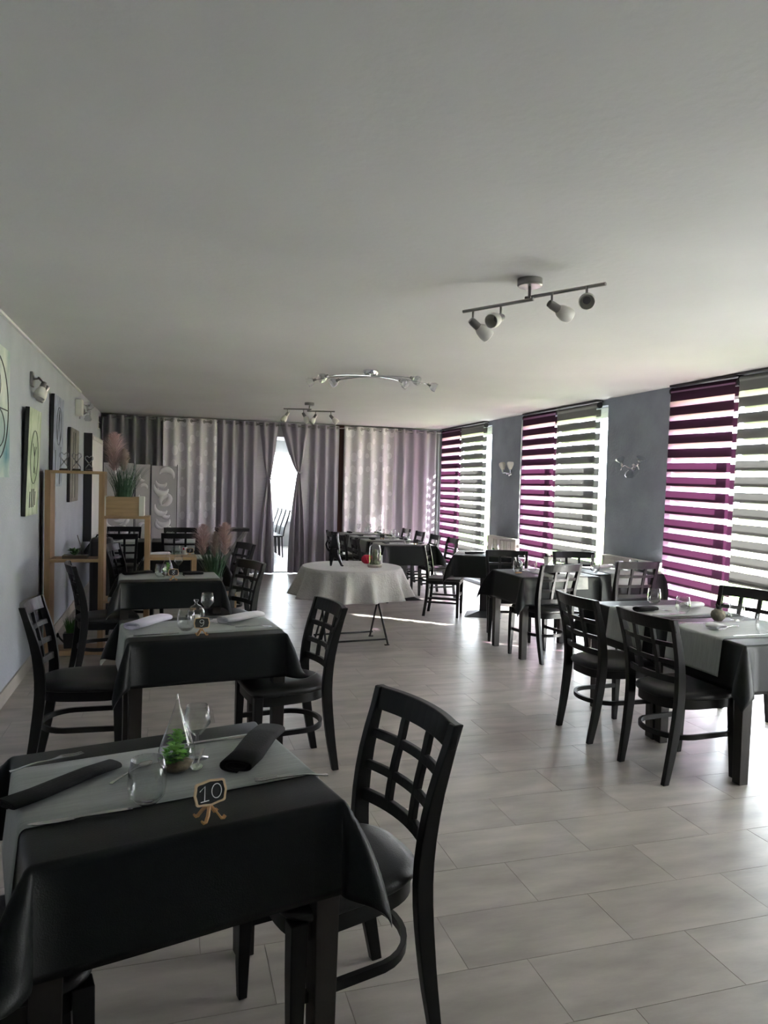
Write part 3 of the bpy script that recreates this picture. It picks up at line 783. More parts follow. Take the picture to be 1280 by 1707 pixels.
for i, (x, y, w, ha) in enumerate(T4):
    leg_table('dining_table', x, y, 0, ha, .315, '%s of two tables by the middle window' % w)
    oilcloth(x, y, 0, ha, .315, 'black oilcloth on the %s table by the middle window' % w, oh=(.25, .02 if i == 0 else .06, .25, .25) if i == 0 else (.02, .06, .25, .25), seed=40 + i, phm=27)
    runner(x, y, 0, .315, -.26 if i == 0 else -.2, .14 if i == 0 else .2, 'grey runner falling toward the chairs on the %s middle window table' % w, oh=(.11, .11), swap=True, seed=40 + i)
T3 = (3.66, 7.93, -28)
pedestal_table(*T3, .35, .35, 'small pedestal table between the slatted chair and the radiator')
oilcloth(*T3, .35, .35, 'black oilcloth on the small pedestal table', seed=50, phm=27)
runner(*T3, .35, -.2, .2, 'grey runner on the small pedestal table', seed=50, oh=(.1, .1))
for i in range(4):
    y = 9.30 + .68 * i; w = ('first', 'second', 'third', 'fourth')[i]
    pedestal_table(3.06, y, 0, .365, .335, '%s pedestal table of the long row, counted from the near end' % w, 'tables of the long row', base=.24)
    oilcloth(3.06, y, 0, .365, .335, 'dark oilcloth on the %s table of the long row' % w, oh=(.24, .24, .25 if i == 0 else 0, .25 if i == 3 else 0), seed=60 + i, phm=27)
    runner(3.06, y, 0, .365, -.2, .19, 'grey runner across the %s table of the long row' % w, seed=60 + i, oh=(.17, .17))

# round table
def round_table():
    cx, cy, R = 1.70, 6.72, .475
    t = empty('round_table', (cx, cy, 0), math.radians(6), 'round folding garden table with thin black metal legs', 'table')
    MB().lathe([(.001, .715), (R - .02, .715), (R, .722), (R, .735), (.001, .74)], 48).build('table_top', 'black_metal', t, smooth=True, angle=40)
    for s in (-1, 1):                              # a crossed pair of legs at either end, joined by long bars
        MB().tube([(s * .25, -.21, .715), (s * .29, .21, .008)], .010, 8).build('leg', 'black_metal', t, smooth=True)
        MB().tube([(s * .27, .21, .715), (s * .31, -.21, .008)], .010, 8).build('leg', 'black_metal', t, smooth=True)
        MB().tube([(-.31, s * .185, .055), (.31, s * .185, .055)], .009, 8).build('cross_bar', 'black_metal', t, smooth=True)
        for q in (-1, 1): MB().box(s * .30 - .022, s * .30 + .022, q * .21 - .012, q * .21 + .012, 0, .010).build('foot', 'black_metal', t)
    b = MB(); NR, NA = 26, 144; dr = .285
    def fn(i, j):
        a = 2 * PI * j / NA; r = i / NR * (R + dr + .01)
        rb = .014
        if r <= R: return (r * math.cos(a), r * math.sin(a), .7445)
        d = r - R; k = d / dr
        w = .5 + .5 * math.sin(13 * a + .9 * math.sin(3 * a) + .8)
        w2 = w ** 2.6
        o = (.010 + k * (.012 + .125 * w2)) if d > .01 else d * .9
        z = .7445 - .004 - d * math.cos(.12 + .22 * w2 * k) if d > .006 else .7445 - d * .4
        return ((R + o) * math.cos(a), (R + o) * math.sin(a), z)
    rr = [0, .3, .6, .85, .95, .985] ; rows = [x * R for x in rr] + [R + .002, R + .006] + [R + .012 + (dr - .012) * q / 14 for q in range(15)]
    for r in rows:
        for j in range(NA): b.v.append(fn(r / (R + dr + .01) * NR, j))
    for i in range(len(rows) - 1):
        for j in range(NA):
            b.f.append((i * NA + j, i * NA + (j + 1) % NA, (i + 1) * NA + (j + 1) % NA, (i + 1) * NA + j))
    o = b.build('round_tablecloth', 'lace', smooth=True, loc=(cx, cy, 0), solid=-.0015)
    tag(o, 'pale lace cloth hanging in folds from the round table', 'tablecloth')
round_table()

# ------------------------------------------------------------------ table settings
def local(T, x, y):
    """world x, y -> location on the table top (kept as world)"""
    return (x, y)
ZS = ZT + .0082            # surface of a runner
ZK = ZT + .0042            # surface of an oilcloth
def tumbler_me():
    p = [(.001, .004), (.030, .004), (.042, .018), (.046, .045), (.044, .075), (.038, .105), (.0365, .105), (.0425, .075), (.0445, .045), (.040, .02), (.028, .008), (.001, .008)]
    return MB().lathe([(.001, 0), (.026, 0)] + p[1:], 28)
def wine_me(h=.148, r=.036):
    p = [(.001, 0), (.032, 0), (.032, .002), (.006, .006), (.004, .012), (.004, h * .42), (.012, h * .45), (r, h * .66), (r * .98, h * .78), (r * .82, h), (r * .80, h), (r * .95, h * .78), (r * .95, h * .66), (.010, h * .465), (.001, h * .46)]
    return MB().lathe(p, 24)
GL = {}
def glass(kind, x, y, label, z=ZS, group=None):
    if kind not in GL:
        b = tumbler_me() if kind == 'tumbler' else wine_me()
        GL[kind] = b.build('tumbler' if kind == 'tumbler' else 'wine_glass', 'clear_glass', smooth=True); o = GL[kind]
    else:
        o = GL[kind].copy(); COL.objects.link(o)
    o.location = (x, y, z); return tag(o, label, 'glass', group or ('stemless tumblers' if kind == 'tumbler' else 'stemmed wine glasses'))
def fork_b():
    b = MB(); n = 12; pts = []; ws = []
    for i in range(n + 1):
        t = i / n; x = -.10 + .135 * t; pts.append((x, 0, .0035 + .006 * math.sin(PI * t * 1.0) ** 2 + .006 * max(0, t - .7) * 3)); ws.append(lerp(.011, .0045, min(1, t * 1.5)) if t < .8 else lerp(.005, .02, (t - .8) / .2))
    b.ribbon(pts, ws, .0022)
    for k in range(4):
        y = -.0085 + k * .0057
        b.ribbon([(.034, y, .0092), (.055, y, .0068), (.075, y, .0045), (.092, y, .0055)], [.0038, .0036, .0032, .002], .002)
    return b
def knife_b():
    return MB().ribbon([(-.11, 0, .003), (-.08, 0, .0035), (0, 0, .0035), (.015, 0, .003)], [.010, .013, .010, .012], [.004, .005, .004, .003]).ribbon([(.015, 0, .003), (.05, .002, .003), (.09, .001, .003), (.11, -.003, .003)], [.016, .019, .016, .005], .0018)
def spoon_b():
    b = MB().ribbon([(-.08, 0, .003), (-.03, 0, .006), (.02, 0, .006), (.035, 0, .004)], [.009, .006, .004, .006], .0022)
    b.grid(lambda s, t: (.034 + .05 * s, .016 * math.sin(PI * min(.999, .04 + .95 * s)) ** .6 * (2 * t - 1), .0055 - .0045 * math.sin(PI * s) * (1 - (2 * t - 1) ** 2)), 10, 6)
    return b
CUT = {}
def cutlery(kind, x, y, deg, label, z=ZS):
    if kind not in CUT:
        b = {'fork': fork_b, 'knife': knife_b, 'spoon': spoon_b}[kind]()
        CUT[kind] = b.build(kind, 'steel', smooth=True, angle=50, solid=.0012 if kind == 'spoon' else 0); o = CUT[kind]
    else:
        o = CUT[kind].copy(); COL.objects.link(o)
    o.location = (x, y, z); o.rotation_euler = (0, 0, math.radians(deg)); return tag(o, label, kind, 'steel cutlery laid on the tables')
def napkin(x, y, deg, L, w, h, m, label, z=ZS, inner=None, taper=1.0):
    """cloth napkin rolled flat: a ribbon spiral swept along its length"""
    prof = []
    turns = 2.15; N = 46
    for i in range(N + 1):
        t = i / N; a = -PI * .5 + 2 * PI * turns * t; k = 1 - .62 * t
        prof.append((w / 2 * k * math.copysign(abs(math.cos(a)) ** .7, math.cos(a)), h / 2 + (h / 2) * k * math.copysign(abs(math.sin(a)) ** .8, math.sin(a)) * .985))
    th = .0035; b = MB(); rings = []
    for xx in [-.5, -.25, 0, .25, .5]:
        kk = lerp(1, taper, xx + .5); r1 = []
        jig = .004 * math.sin(xx * 9)
        for (py, pz) in prof: r1.append((xx * L, py * kk + jig, pz * (.92 + .08 * math.cos(xx * 3))))
        rings.append(r1)
    b.loft(rings, cap=False, closed=False)
    o = b.build('napkin', m, smooth=True, loc=(x, y, z + .002), rot=(0, 0, math.radians(deg)), solid=.0028)
    return tag(o, label, 'napkin', 'rolled cloth napkins')
def number_sign(x, y, deg, strokes, label, z=ZK, lean=8):
    r = empty('number_sign', (x, y, z), math.radians(deg), label, 'sign', 'chalkboard table numbers')
    # board faces local -y
    W_, H_ = .037, .026; out = []
    for i in range(64):
        a = 2 * PI * i / 64; c, s = math.cos(a), math.sin(a)
        x_ = W_ * math.copysign(abs(c) ** .22, c); z_ = H_ * math.copysign(abs(s) ** .22, s)
        x_ += .0035 * math.exp(-(z_ / .006) ** 2) * math.copysign(1, c); z_ += .0035 * math.exp(-(x_ / .008) ** 2) * math.copysign(1, s)
        out.append((x_, z_))
    T = Matrix.Translation((0, 0, .062)) @ Matrix.Rotation(math.radians(90 - lean), 4, 'X')
    bd = MB().prism([(a * .88, b * .86) for a, b in out], -.0005, .0042).tf(T).build('board', 'chalkboard', r)
    fr = MB(); k = 0
    rings = [[(a, b, 0) for a, b in out], [(a, b, .0055) for a, b in out], [(a * .87, b * .845, .0055) for a, b in out], [(a * .87, b * .845, 0) for a, b in out]]
    rings.append(rings[0]); fr.loft(rings, cap=False); fr.tf(T).build('board_frame', 'sign_wood', r)
    for st in strokes:
        MB().tube([(a * .024, b * .0195, .0046) for a, b in st], .0011, 6).tf(T).build('chalk_stroke', 'chalk', bd)
    for sx in (-1, 1):                         # scrolled easel feet
        for (dy, hh) in ((-.022, .038), (.02, .034)):
            pts = [(0, 0, .040), (sx * .004, dy * .3, .030), (sx * .012, dy * .8, .016), (sx * .019, dy, .005), (sx * .025, dy, .0045), (sx * .029, dy, .009)]
            MB().ribbon(pts, .004, .008, up=(0, 1, .3)).build('easel_foot', 'sign_stand', r)
    MB().box(-.004, .004, .002, .006, .02, .05).build('easel_back', 'sign_stand', r)
    return r
def circ(cx, cz, rx, rz, a0=0, a1=360, n=18): return [(cx + rx * math.cos(math.radians(lerp(a0, a1, i / n))), cz + rz * math.sin(math.radians(lerp(a0, a1, i / n)))) for i in range(n + 1)]
D10 = [[(-1.1, .35), (-.55, .85), (-.65, -.85)], [(-1.05, -.85), (-.2, -.85)], circ(.62, .05, .5, .82, 100, 460)]
D9 = [circ(0, .38, .42, .45, 20, 380), [(.42, .45), (.38, -.3), (.05, -.85), (-.35, -.75)]]
D8 = [[(.45, .75), (-.4, .6), (.42, -.5), (0, -.9), (-.42, -.5), (.4, .5), (.45, .75)]]
D7 = [[(-.5, .8), (.45, .8), (-.1, -.85)], [(-.35, 0), (.4, 0)]]
def leaves(b, c, rad, n, L, w, rnd, up=.5, spread=1.0):
    for i in range(n):
        a = rnd.uniform(0, 2 * PI); t = rnd.uniform(-.1, 1) * up; r0 = rad * rnd.uniform(0, .55)
        base = Vector((c[0] + r0 * math.cos(a), c[1] + r0 * math.sin(a), c[2] + rnd.uniform(0, rad * .8)))
        d = Vector((math.cos(a) * spread, math.sin(a) * spread, .35 + t)).normalized(); s = d.cross(Vector((0, 0, 1))).normalized()
        l = L * rnd.uniform(.6, 1.1); ww = w * rnd.uniform(.7, 1.1); nn = s.cross(d)
        p = [base, base + d * l * .5 + s * ww + nn * .002, base + d * l - nn * .004, base + d * l * .5 - s * ww + nn * .002, base + d * l * .45 + nn * ww * .5]
        b.add(p, [(0, 1, 4), (1, 2, 4), (2, 3, 4), (3, 0, 4)])
def terrarium(x, y, s, label, seed, plant=True):
    r = empty('glass_terrarium', (x, y, ZS), random.Random(seed).uniform(0, 6), label, 'terrarium', 'drop-shaped glass terrariums')
    prof = [(.001, .001), (.026, .001), (.044, .016), (.052, .04), (.050, .062), (.041, .09), (.026, .13), (.014, .165), (.006, .192), (.0035, .205), (.001, .207)]
    MB().lathe([(a * s, b * s) for a, b in prof], 28).build('glass_drop', 'clear_glass', r, smooth=True)
    t = MB(); rr = []
    for q in range(10):
        a0 = 2 * PI * q / 10; rr.append([((.006 + .002 * math.cos(e)) * math.cos(a0) * s, .002 * math.sin(e) * s, (.211 + (.006 + .002 * math.cos(e)) * math.sin(a0)) * s) for e in (0, PI / 2, PI, 1.5 * PI)])
    rr.append(rr[0]); t.loft(rr, cap=False).build('hanging_loop', 'clear_glass', r, smooth=True)
    if plant:
        MB().lathe([(.001, .004), (.028, .004), (.043, .017), (.046, .024), (.03, .029), (.001, .03)], 20).tf(Matrix.Scale(s, 4)).build('gravel_bed', 'gravel', r, smooth=True)
        rnd = random.Random(seed)
        b = MB(); leaves(b, (-.014 * s, .006 * s, .030 * s), .036 * s, 44, .026 * s, .0125 * s, rnd, .6); leaves(b, (-.020 * s, .004 * s, .062 * s), .022 * s, 34, .019 * s, .0105 * s, rnd, .5)
        leaves(b, (.012 * s, .004 * s, .072 * s), .026 * s, 40, .018 * s, .010 * s, rnd, .5); leaves(b, (.004 * s, .0, .098 * s), .014 * s, 22, .014 * s, .008 * s, rnd, .5); b.build('succulent_leaves', 'succulent', r)['kind'] = 'stuff'
        b = MB(); leaves(b, (.022 * s, -.014 * s, .028 * s), .018 * s, 40, .028 * s, .0095 * s, rnd, .8); leaves(b, (-.026 * s, .0, .034 * s), .016 * s, 40, .022 * s, .008 * s, rnd, .8); b.build('rosette_leaves', 'succulent_deep', r)['kind'] = 'stuff'
    return r
# table 10
napkin(-.238, 1.917, 44, .30, .085, .024, 'napkin_black', 'flat black napkin at the left seat of the nearest table', taper=.8)
napkin(.248, 2.045, 66, .30, .105, .042, 'napkin_black', 'plump black rolled napkin at the right seat of the nearest table')
glass('tumbler', -.040, 1.79, 'empty stemless tumbler in front of the succulent terrarium on the nearest table')
glass('wine', .085, 2.05, 'stemmed glass standing behind the terrarium on the nearest table')
terrarium(.030, 1.965, .95, 'tall glass drop terrarium with bright green succulents on the nearest table', 3)
number_sign(.100, 1.675, 22, D10, 'chalkboard on wooden easel reading ten, largest and nearest')
cutlery('fork', -.30, 2.098, 30, 'fork above the flat black napkin, left on the nearest table')
cutlery('knife', -.18, 1.735, 188, 'knife along the near runner edge, left on the nearest table')
cutlery('fork', .315, 1.846, 178, 'fork below the plump napkin, right on the nearest table')
cutlery('knife', .165, 2.17, 10, 'knife along the far runner edge of the nearest table')
cutlery('spoon', .092, 2.03, 260, 'spoon behind the chalkboard reading ten')
cutlery('spoon', -.085, 1.975, 55, 'spoon seen through the tumbler on the nearest table')
# table 9
napkin(-.09, 4.0, 58, .29, .115, .044, 'napkin_lilac', 'pale lilac rolled napkin on the second table from the camera')
napkin(.40, 4.06, 38, .27, .105, .042, 'napkin_white', 'white and brown rolled napkin at the right of the lilac-napkin table')
glass('tumbler', .095, 3.845, 'stemless tumbler to the left of the chalkboard reading nine')
glass('wine', .215, 4.13, 'stemmed glass behind the cloche of the lilac-napkin table')
number_sign(.168, 3.725, 6, D9, 'chalkboard on wooden easel reading nine, before the glass cloche')
def cloche():
    r = empty('glass_cloche', (.150, 4.0, ZS), 0, 'small bell-shaped glass cloche with a candle on the lilac-napkin table', 'cloche')
    MB().lathe([(.046, 0), (.047, .05), (.043, .075), (.03, .096), (.012, .106), (.007, .112), (.006, .118), (.013, .128), (.012, .134), (.001, .135)], 26).build('bell', 'clear_glass', r, smooth=True)
    MB().lathe([(.001, 0), (.02, 0), (.02, .05), (.001, .052)], 16).build('candle', 'wax_white', r, smooth=True, angle=40)
cloche()
cutlery('fork', .44, 3.86, 175, 'fork at the right end of the lilac-napkin table')
cutlery('knife', -.05, 3.75, 8, 'knife along the near runner edge of the lilac-napkin table')
cutlery('spoon', .285, 3.96, 140, 'spoon beside the cloche on the lilac-napkin table')
# table 8
napkin(-.235, 6.22, 40, .24, .085, .024, 'napkin_black', 'black napkin lying at the left of the table before the shelf')
napkin(.20, 6.13, 5, .16, .085, .03, 'napkin_black', 'black napkin lying at the right of the table before the shelf')
glass('tumbler', -.053, 5.99, 'stemless tumbler beside the chalkboard reading eight')
glass('wine', .085, 6.27, 'stemmed glass behind the terrarium on the table before the shelf')
terrarium(-.005, 6.08, .95, 'glass drop terrarium with sparse greenery on the table before the shelf', 8)
number_sign(.042, 5.835, 4, D8, 'chalkboard on wooden easel reading eight, on the table before the shelf')
cutlery('spoon', .115, 6.11, 100, 'spoon beside the terrarium on the table before the shelf')
# table behind the shelf
napkin(-.10, 7.72, 25, .24, .09, .04, 'napkin_white', 'white napkin on the table behind the shelf')
number_sign(.215, 7.66, 4, D7, 'small chalkboard reading seven, seen above the low shelf step')
glass('tumbler', .08, 7.70, 'green-tinged glass on the table behind the shelf')
def flower_cup():
    r = empty('candy_cup', (.165, 7.78, ZS), 0, 'small cup of white and red blossoms behind the shelf', 'cup')
    MB().lathe([(.001, 0), (.026, 0), (.032, .055), (.029, .055), (.024, .004), (.001, .004)], 16).build('cup', 'ceramic', r, smooth=True, angle=50)
    for k in range(9):
        a = k * 2.4; MB().sphere((.018 * math.cos(a) * (k > 0), .018 * math.sin(a) * (k > 0), .062 + .006 * (k % 3)), .012, 8, 6).build('blossom', 'red_glaze' if k % 4 == 3 else 'wax_white', r, smooth=True)
flower_cup()
# screen tables
for x, w in ((-.57, 'left'), (.15, 'right')):
    napkin(x - .03, 9.70, 80, .2, .09, .03, 'napkin_grey', 'grey napkin on the %s screen table' % w)
    glass('tumbler', x - .13, 9.85, 'small tumbler on the %s screen table' % w)
def bell_dome(x, y, label):
    r = empty('serving_bell', (x, y, ZS), 0, label, 'bell')
    MB().lathe([(.05, .0), (.05, .01), (.044, .035), (.028, .055), (.006, .064), (.001, .065)], 20).build('dome', 'chrome', r, smooth=True)
    MB().sphere((0, 0, .072), .009, 10, 8).build('knob', 'chrome', r, smooth=True)
bell_dome(-.47, 9.90, 'small silver dome on the left screen table')
# right foreground tables
def vase(x, y):
    r = empty('stone_vase', (x, y, ZS), 0, 'round mottled stone vase with dark plant on the right foreground table', 'vase')
    MB().lathe([(.001, 0), (.022, 0), (.038, .018), (.043, .038), (.038, .058), (.022, .070), (.016, .072), (.012, .07), (.001, .06)], 24).build('vase_body', 'stone_vase', r, smooth=True)
    b = MB(); leaves(b, (0, 0, .068), .014, 22, .032, .009, random.Random(2), 1.4, .5); b.build('plant_leaves', 'ceramic_dark', r)['kind'] = 'stuff'
vase(3.24, 3.62)
napkin(3.035, 3.40, 92, .10, .085, .035, 'napkin_white', 'pale napkin lying before the stone vase')
napkin(2.99, 3.98, 10, .15, .085, .036, 'napkin_black', 'dark napkin on the farther right foreground table')
napkin(3.42, 4.06, 15, .15, .09, .042, 'napkin_white', 'pale napkin at the window side of the farther right foreground table')
glass('tumbler', 3.36, 3.60, 'tumbler beside the stone vase')
glass('tumbler', 3.22, 3.24, 'tumbler at the right edge of the picture')
glass('tumbler', 3.21, 3.90, 'tumbler in the middle of the farther right foreground table')
glass('tumbler', 3.27, 4.27, 'tumbler on the far edge of the right foreground table, before the slate pier')
cutlery('fork', 2.98, 3.55, 170, 'fork left of the stone vase')
cutlery('spoon', 3.15, 3.42, 20, 'spoon right of the pale napkin before the vase')
cutlery('knife', 3.08, 3.20, 3, 'knife along the near runner edge in the right foreground')
cutlery('fork', 2.95, 4.16, 175, 'fork behind the dark napkin in the right foreground')
cutlery('spoon', 3.10, 4.00, 330, 'spoon beside the dark napkin in the right foreground')
cutlery('knife', 3.05, 3.85, 2, 'knife along the runner of the farther right foreground table')
# middle window tables
def pot_candle():
    r = empty('flower_pot', (3.47, 6.10, ZS), .4, 'small grey pot holding a tall dark-tipped cone on the middle window table', 'pot')
    MB().lathe([(.001, 0), (.03, 0), (.036, .05), (.033, .05), (.001, .045)], 6).build('pot', 'ceramic', r)
    MB().lathe([(.012, .04), (.034, .05), (.046, .14), (.042, .142), (.01, .05)], 5).build('paper_cone', 'ceramic', r)
    b = MB(); leaves(b, (0, 0, .05), .02, 14, .05, .012, random.Random(5), .8, .9); b.build('plant_leaves', 'succulent_deep', r)['kind'] = 'stuff'
    MB().sphere((-.01, 0, .155), .03, 10, 8, (1, 1, .8)).build('dark_tip', 'ceramic_dark', r, smooth=True)
pot_candle()
def pat_box():
    r = empty('napkin_holder', (4.33, 6.20, ZS), .2, 'patterned dark napkin holder on the right middle window table', 'napkin holder')
    MB().box(-.035, .035, -.03, .03, 0, .075).build('holder_body', 'box_pattern', r, bevel=.004)
    MB().box(-.028, .028, -.02, .02, .072, .088).build('paper_napkins', 'napkin_white', r)
pat_box()
for k, (x, y) in enumerate([(3.16, 6.12), (3.24, 6.20), (3.31, 6.12), (3.62, 6.2), (4.05, 6.22), (3.95, 6.05), (4.42, 6.10)]):
    glass('tumbler' if k % 3 != 1 else 'wine', x, y, ['tumbler nearest the left corner of the middle window table', 'stemmed glass between two tumblers on the middle window table', 'tumbler beside the ceramic cone pot', 'tumbler behind the left lattice chair at the middle window', 'stemmed glass under the grey middle blind', 'tumbler behind the right lattice chair at the middle window', 'tumbler beside the patterned napkin holder'][k])
napkin(3.42, 5.93, 88, .18, .09, .03, 'napkin_black', 'black napkin on the left middle window table')
napkin(4.20, 6.28, 8, .20, .10, .045, 'napkin_white', 'white napkin on the right middle window table')
napkin(3.10, 5.98, 20, .05, .04, .014, 'sign_stand', 'tiny brown bread roll by the corner of the middle window table'); 
# pedestal table
napkin(3.47, 7.82, 5, .22, .08, .026, 'napkin_black', 'black napkin on the small pedestal table')
glass('wine', 3.62, 7.86, 'stemmed glass on the small pedestal table')
glass('tumbler', 3.80, 7.96, 'tumbler on the small pedestal table')
def herb_pot(x, y, label):
    r = empty('herb_pot', (x, y, ZS), .3, label, 'pot')
    MB().lathe([(.001, 0), (.028, 0), (.034, .05), (.031, .05), (.001, .044)], 14).build('pot', 'ceramic_dark', r, smooth=True, angle=40)
    b = MB(); leaves(b, (0, 0, .045), .03, 30, .03, .009, random.Random(9), .8); b.build('plant_leaves', 'succulent_deep', r)['kind'] = 'stuff'
herb_pot(3.70, 7.80, 'small dark herb pot on the pedestal table')
# long row of tables
WORDS = ('first', 'second', 'third', 'fourth')
for i in range(4):
    y = 9.30 + .68 * i
    glass('wine', 2.98, y + .05, 'stemmed glass left of centre on the %s table of the long row' % WORDS[i])
    glass('wine', 3.16, y + .08, 'stemmed glass right of centre on the %s table of the long row' % WORDS[i])
    glass('tumbler', 3.08, y - .10, 'tumbler on the %s table of the long row' % WORDS[i])
    napkin(2.82, y, 85, .2, .085, .026, 'napkin_black' if i % 2 else 'napkin_grey', 'napkin on the doorway side of the %s table of the long row' % WORDS[i])
    napkin(3.30, y, 95, .2, .085, .026, 'napkin_black', 'black napkin on the window side of the %s table of the long row' % WORDS[i])
def card(x, y, label):
    r = empty('table_card', (x, y, ZS), .2, label, 'sign')
    MB().box(-.035, .035, -.004, .004, .02, .07).build('board', 'chalkboard', r)
    for s in (-1, 1): MB().box(s * .02 - .003, s * .02 + .003, -.012, .012, 0, .022).build('easel_foot', 'sign_stand', r)
card(3.19, 9.14, 'small dark chalkboard at the near end of the long row')
card(2.99, 10.05, 'small dark chalkboard on the second table of the long row')

# ------------------------------------------------------------------ on the round table
def cat_figure():
    o_root = empty('cat_figurine', (1.535, 6.74, .746), math.radians(-15), 'glossy black cat figurine striding on the round lace-covered table', 'figurine')
    V = [(0, 0, .145), (0, 0, .20), (.0, 0, .255), (.0, -.006, .295), (.0, -.02, .318),                      # hips, chest, neck, head, muzzle
         (-.03, .012, .09), (-.034, .008, .04), (-.036, .0, .006), (-.036, -.026, .004),                    # left leg
         (.030, -.012, .09), (.052, -.018, .045), (.066, -.022, .008), (.084, -.04, .004),                   # right leg stepping out
         (-.045, .02, .135), (-.075, .02, .16), (-.088, .015, .205), (-.072, .01, .245),                     # tail
         (-.026, .0, .325), (.026, .0, .325),                                                               # ears
         (-.034, -.012, .16), (-.036, -.02, .10), (.034, -.012, .165), (.042, -.02, .11)]
    R = [.034, .033, .026, .030, .016, .020, .013, .010, .008, .020, .013, .010, .008, .012, .008, .008, .006, .004, .004, .014, .008, .014, .008]
    Ed = [(0, 1), (1, 2), (2, 3), (3, 4), (0, 5), (5, 6), (6, 7), (7, 8), (0, 9), (9, 10), (10, 11), (11, 12), (0, 13), (13, 14), (14, 15), (15, 16), (3, 17), (3, 18), (1, 19), (19, 20), (1, 21), (21, 22)]
    me = bpy.data.meshes.new('cat_body'); me.from_pydata(V, Ed, []); me.materials.append(MATS['cat_black'])
    o = bpy.data.objects.new('cat_body', me); COL.objects.link(o); o.parent = o_root
    sk = o.modifiers.new('skin', 'SKIN'); sk.use_smooth_shade = True
    me.skin_vertices[0].data[0].use_root = True
    for i, r in enumerate(R): me.skin_vertices[0].data[i].radius = (r * 1.22, r * 1.22)
    sb = o.modifiers.new('sub', 'SUBSURF'); sb.levels = 2; sb.render_levels = 2
    for s in (-1, 1): MB().sphere((s * .012, -.028, .306), .0045, 8, 6).build('eye', 'steel', o_root, smooth=True)
cat_figure()
def apple():
    r = empty('red_candle_holder', (1.90, 6.89, .746), 0, 'ribbed red glass apple holder on the round lace-covered table', 'candle holder')
    rings = []
    for i in range(17):
        t = PI * i / 16; z = .045 - .045 * math.cos(t); ra = max(.002, .058 * math.sin(t) ** .75)
        rings.append([((ra + .003 * math.sin(16 * a + 5 * t) * math.sin(t)) * math.cos(a), (ra + .003 * math.sin(16 * a + 5 * t) * math.sin(t)) * math.sin(a), z) for a in [2 * PI * j / 96 for j in range(96)]])
    MB().loft(rings).build('ribbed_body', 'red_glaze', r, smooth=True)
    MB().tube([(0, 0, .085), (.004, 0, .1), (.012, 0, .108)], .003, 6).build('stalk', 'dark_wood', r)
apple()
def dome():
    r = empty('display_dome', (1.895, 6.60, .746), .3, 'glass display dome with mossy figure on pale wooden base', 'glass dome')
    MB().lathe([(.001, 0), (.064, 0), (.068, .004), (.068, .022), (.064, .026), (.001, .026)], 32).build('wooden_base', 'pale_wood', r, smooth=True, angle=40)
    MB().lathe([(.056, .026), (.056, .165), (.052, .19), (.04, .21), (.02, .222), (.001, .225)], 32).build('glass_bell', 'clear_glass', r, smooth=True)
    MB().lathe([(.001, .026), (.05, .026), (.045, .05), (.03, .075), (.026, .11), (.03, .135), (.02, .165), (.001, .175)], 12).build('mossy_figure', 'moss', r, smooth=True)
    for k in range(5):
        a = k * 1.3; MB().tube([(.035 * math.cos(a), .035 * math.sin(a), .03), (.04 * math.cos(a), .04 * math.sin(a), .12), (.03 * math.cos(a), .03 * math.sin(a), .17)], .004, 6).build('twig', 'dark_wood', r)
dome()
tag(MB().lathe([(.001, 0), (.018, 0), (.018, .085), (.015, .088), (.001, .086)], 18).tf(Matrix.Translation((2.03, 6.86, .746))).build('pillar_candle', 'wax_white', smooth=True, angle=40), 'white pillar candle behind the display dome', 'candle')

# ------------------------------------------------------------------ stepped oak shelf and what stands on it
def shelf():
    r = empty('step_shelf', (0, 0, 0), 0, 'stepped open oak shelf standing across the left side of the room', 'shelf')
    y0, y1 = 6.60, 6.86; t = .045
    steps = [(-1.0, 1.585), (-.575, 1.205), (-.20, .845), (.20, .50)]; xe = .60
    xs = [s[0] for s in steps] + [xe]
    for i, (x, h) in enumerate(steps):
        MB().box(x, x + t, y0, y1, 0.0, h if i == 0 else steps[i - 1][1] - .024).build('upright', 'oak', r, bevel=.002)
        x1 = xs[i + 1] + t
        MB().box(x + (t if i == 0 else t), x1 if i < 3 else x1 - t, y0, y1, h - .024, h).build('top_board', 'oak_flat', r, bevel=.002)
    MB().box(xe - t, xe, y0, y1, 0, .476).build('upright', 'oak', r, bevel=.002)
    for i, (x, h) in enumerate(steps):
        MB().box(x + t, xs[i + 1] - (t if i == 3 else 0), y0, y1, .005, .050).build('bottom_board', 'oak_flat', r, bevel=.002)
    MB().box(-1.0 + t, -.575, y0, y1, .805, .832).build('mid_board', 'oak_flat', r, bevel=.002)
    MB().box(-.575 + t, -.20, y0, y1, .45, .476).build('mid_board', 'oak_flat', r, bevel=.002)
    MB().box(-1.0, -.986, y1, y1 + .006, 0, 1.58).build('back_strip', 'dark_wood', r)
shelf()
def blades(n, r0, L, spread, rnd, w=.004, droop=.25):
    b = MB()
    for i in range(n):
        a = rnd.uniform(0, 2 * PI); rr = r0 * math.sqrt(rnd.random()); l = L * rnd.uniform(.55, 1.05); sp = spread * rnd.uniform(.1, 1) ; a2 = a + rnd.uniform(-.5, .5)
        base = Vector((rr * math.cos(a), rr * math.sin(a), 0)); d = Vector((math.cos(a2), math.sin(a2), 0)); s = Vector((-d.y, d.x, 0)); pr = []
        for k in range(5):
            t = k / 4; p = base + d * (sp * l * t ** 1.6) + Vector((0, 0, l * (t - droop * sp * t * t))); ww = w * (1 - t) ** .7 + .0003
            pr.append((p - s * ww, p + s * ww))
        k0 = len(b.v); b.v += [tuple(q) for pq in pr for q in pq]
        for k in range(4): b.f.append((k0 + 2 * k, k0 + 2 * k + 1, k0 + 2 * k + 3, k0 + 2 * k + 2))
    return b
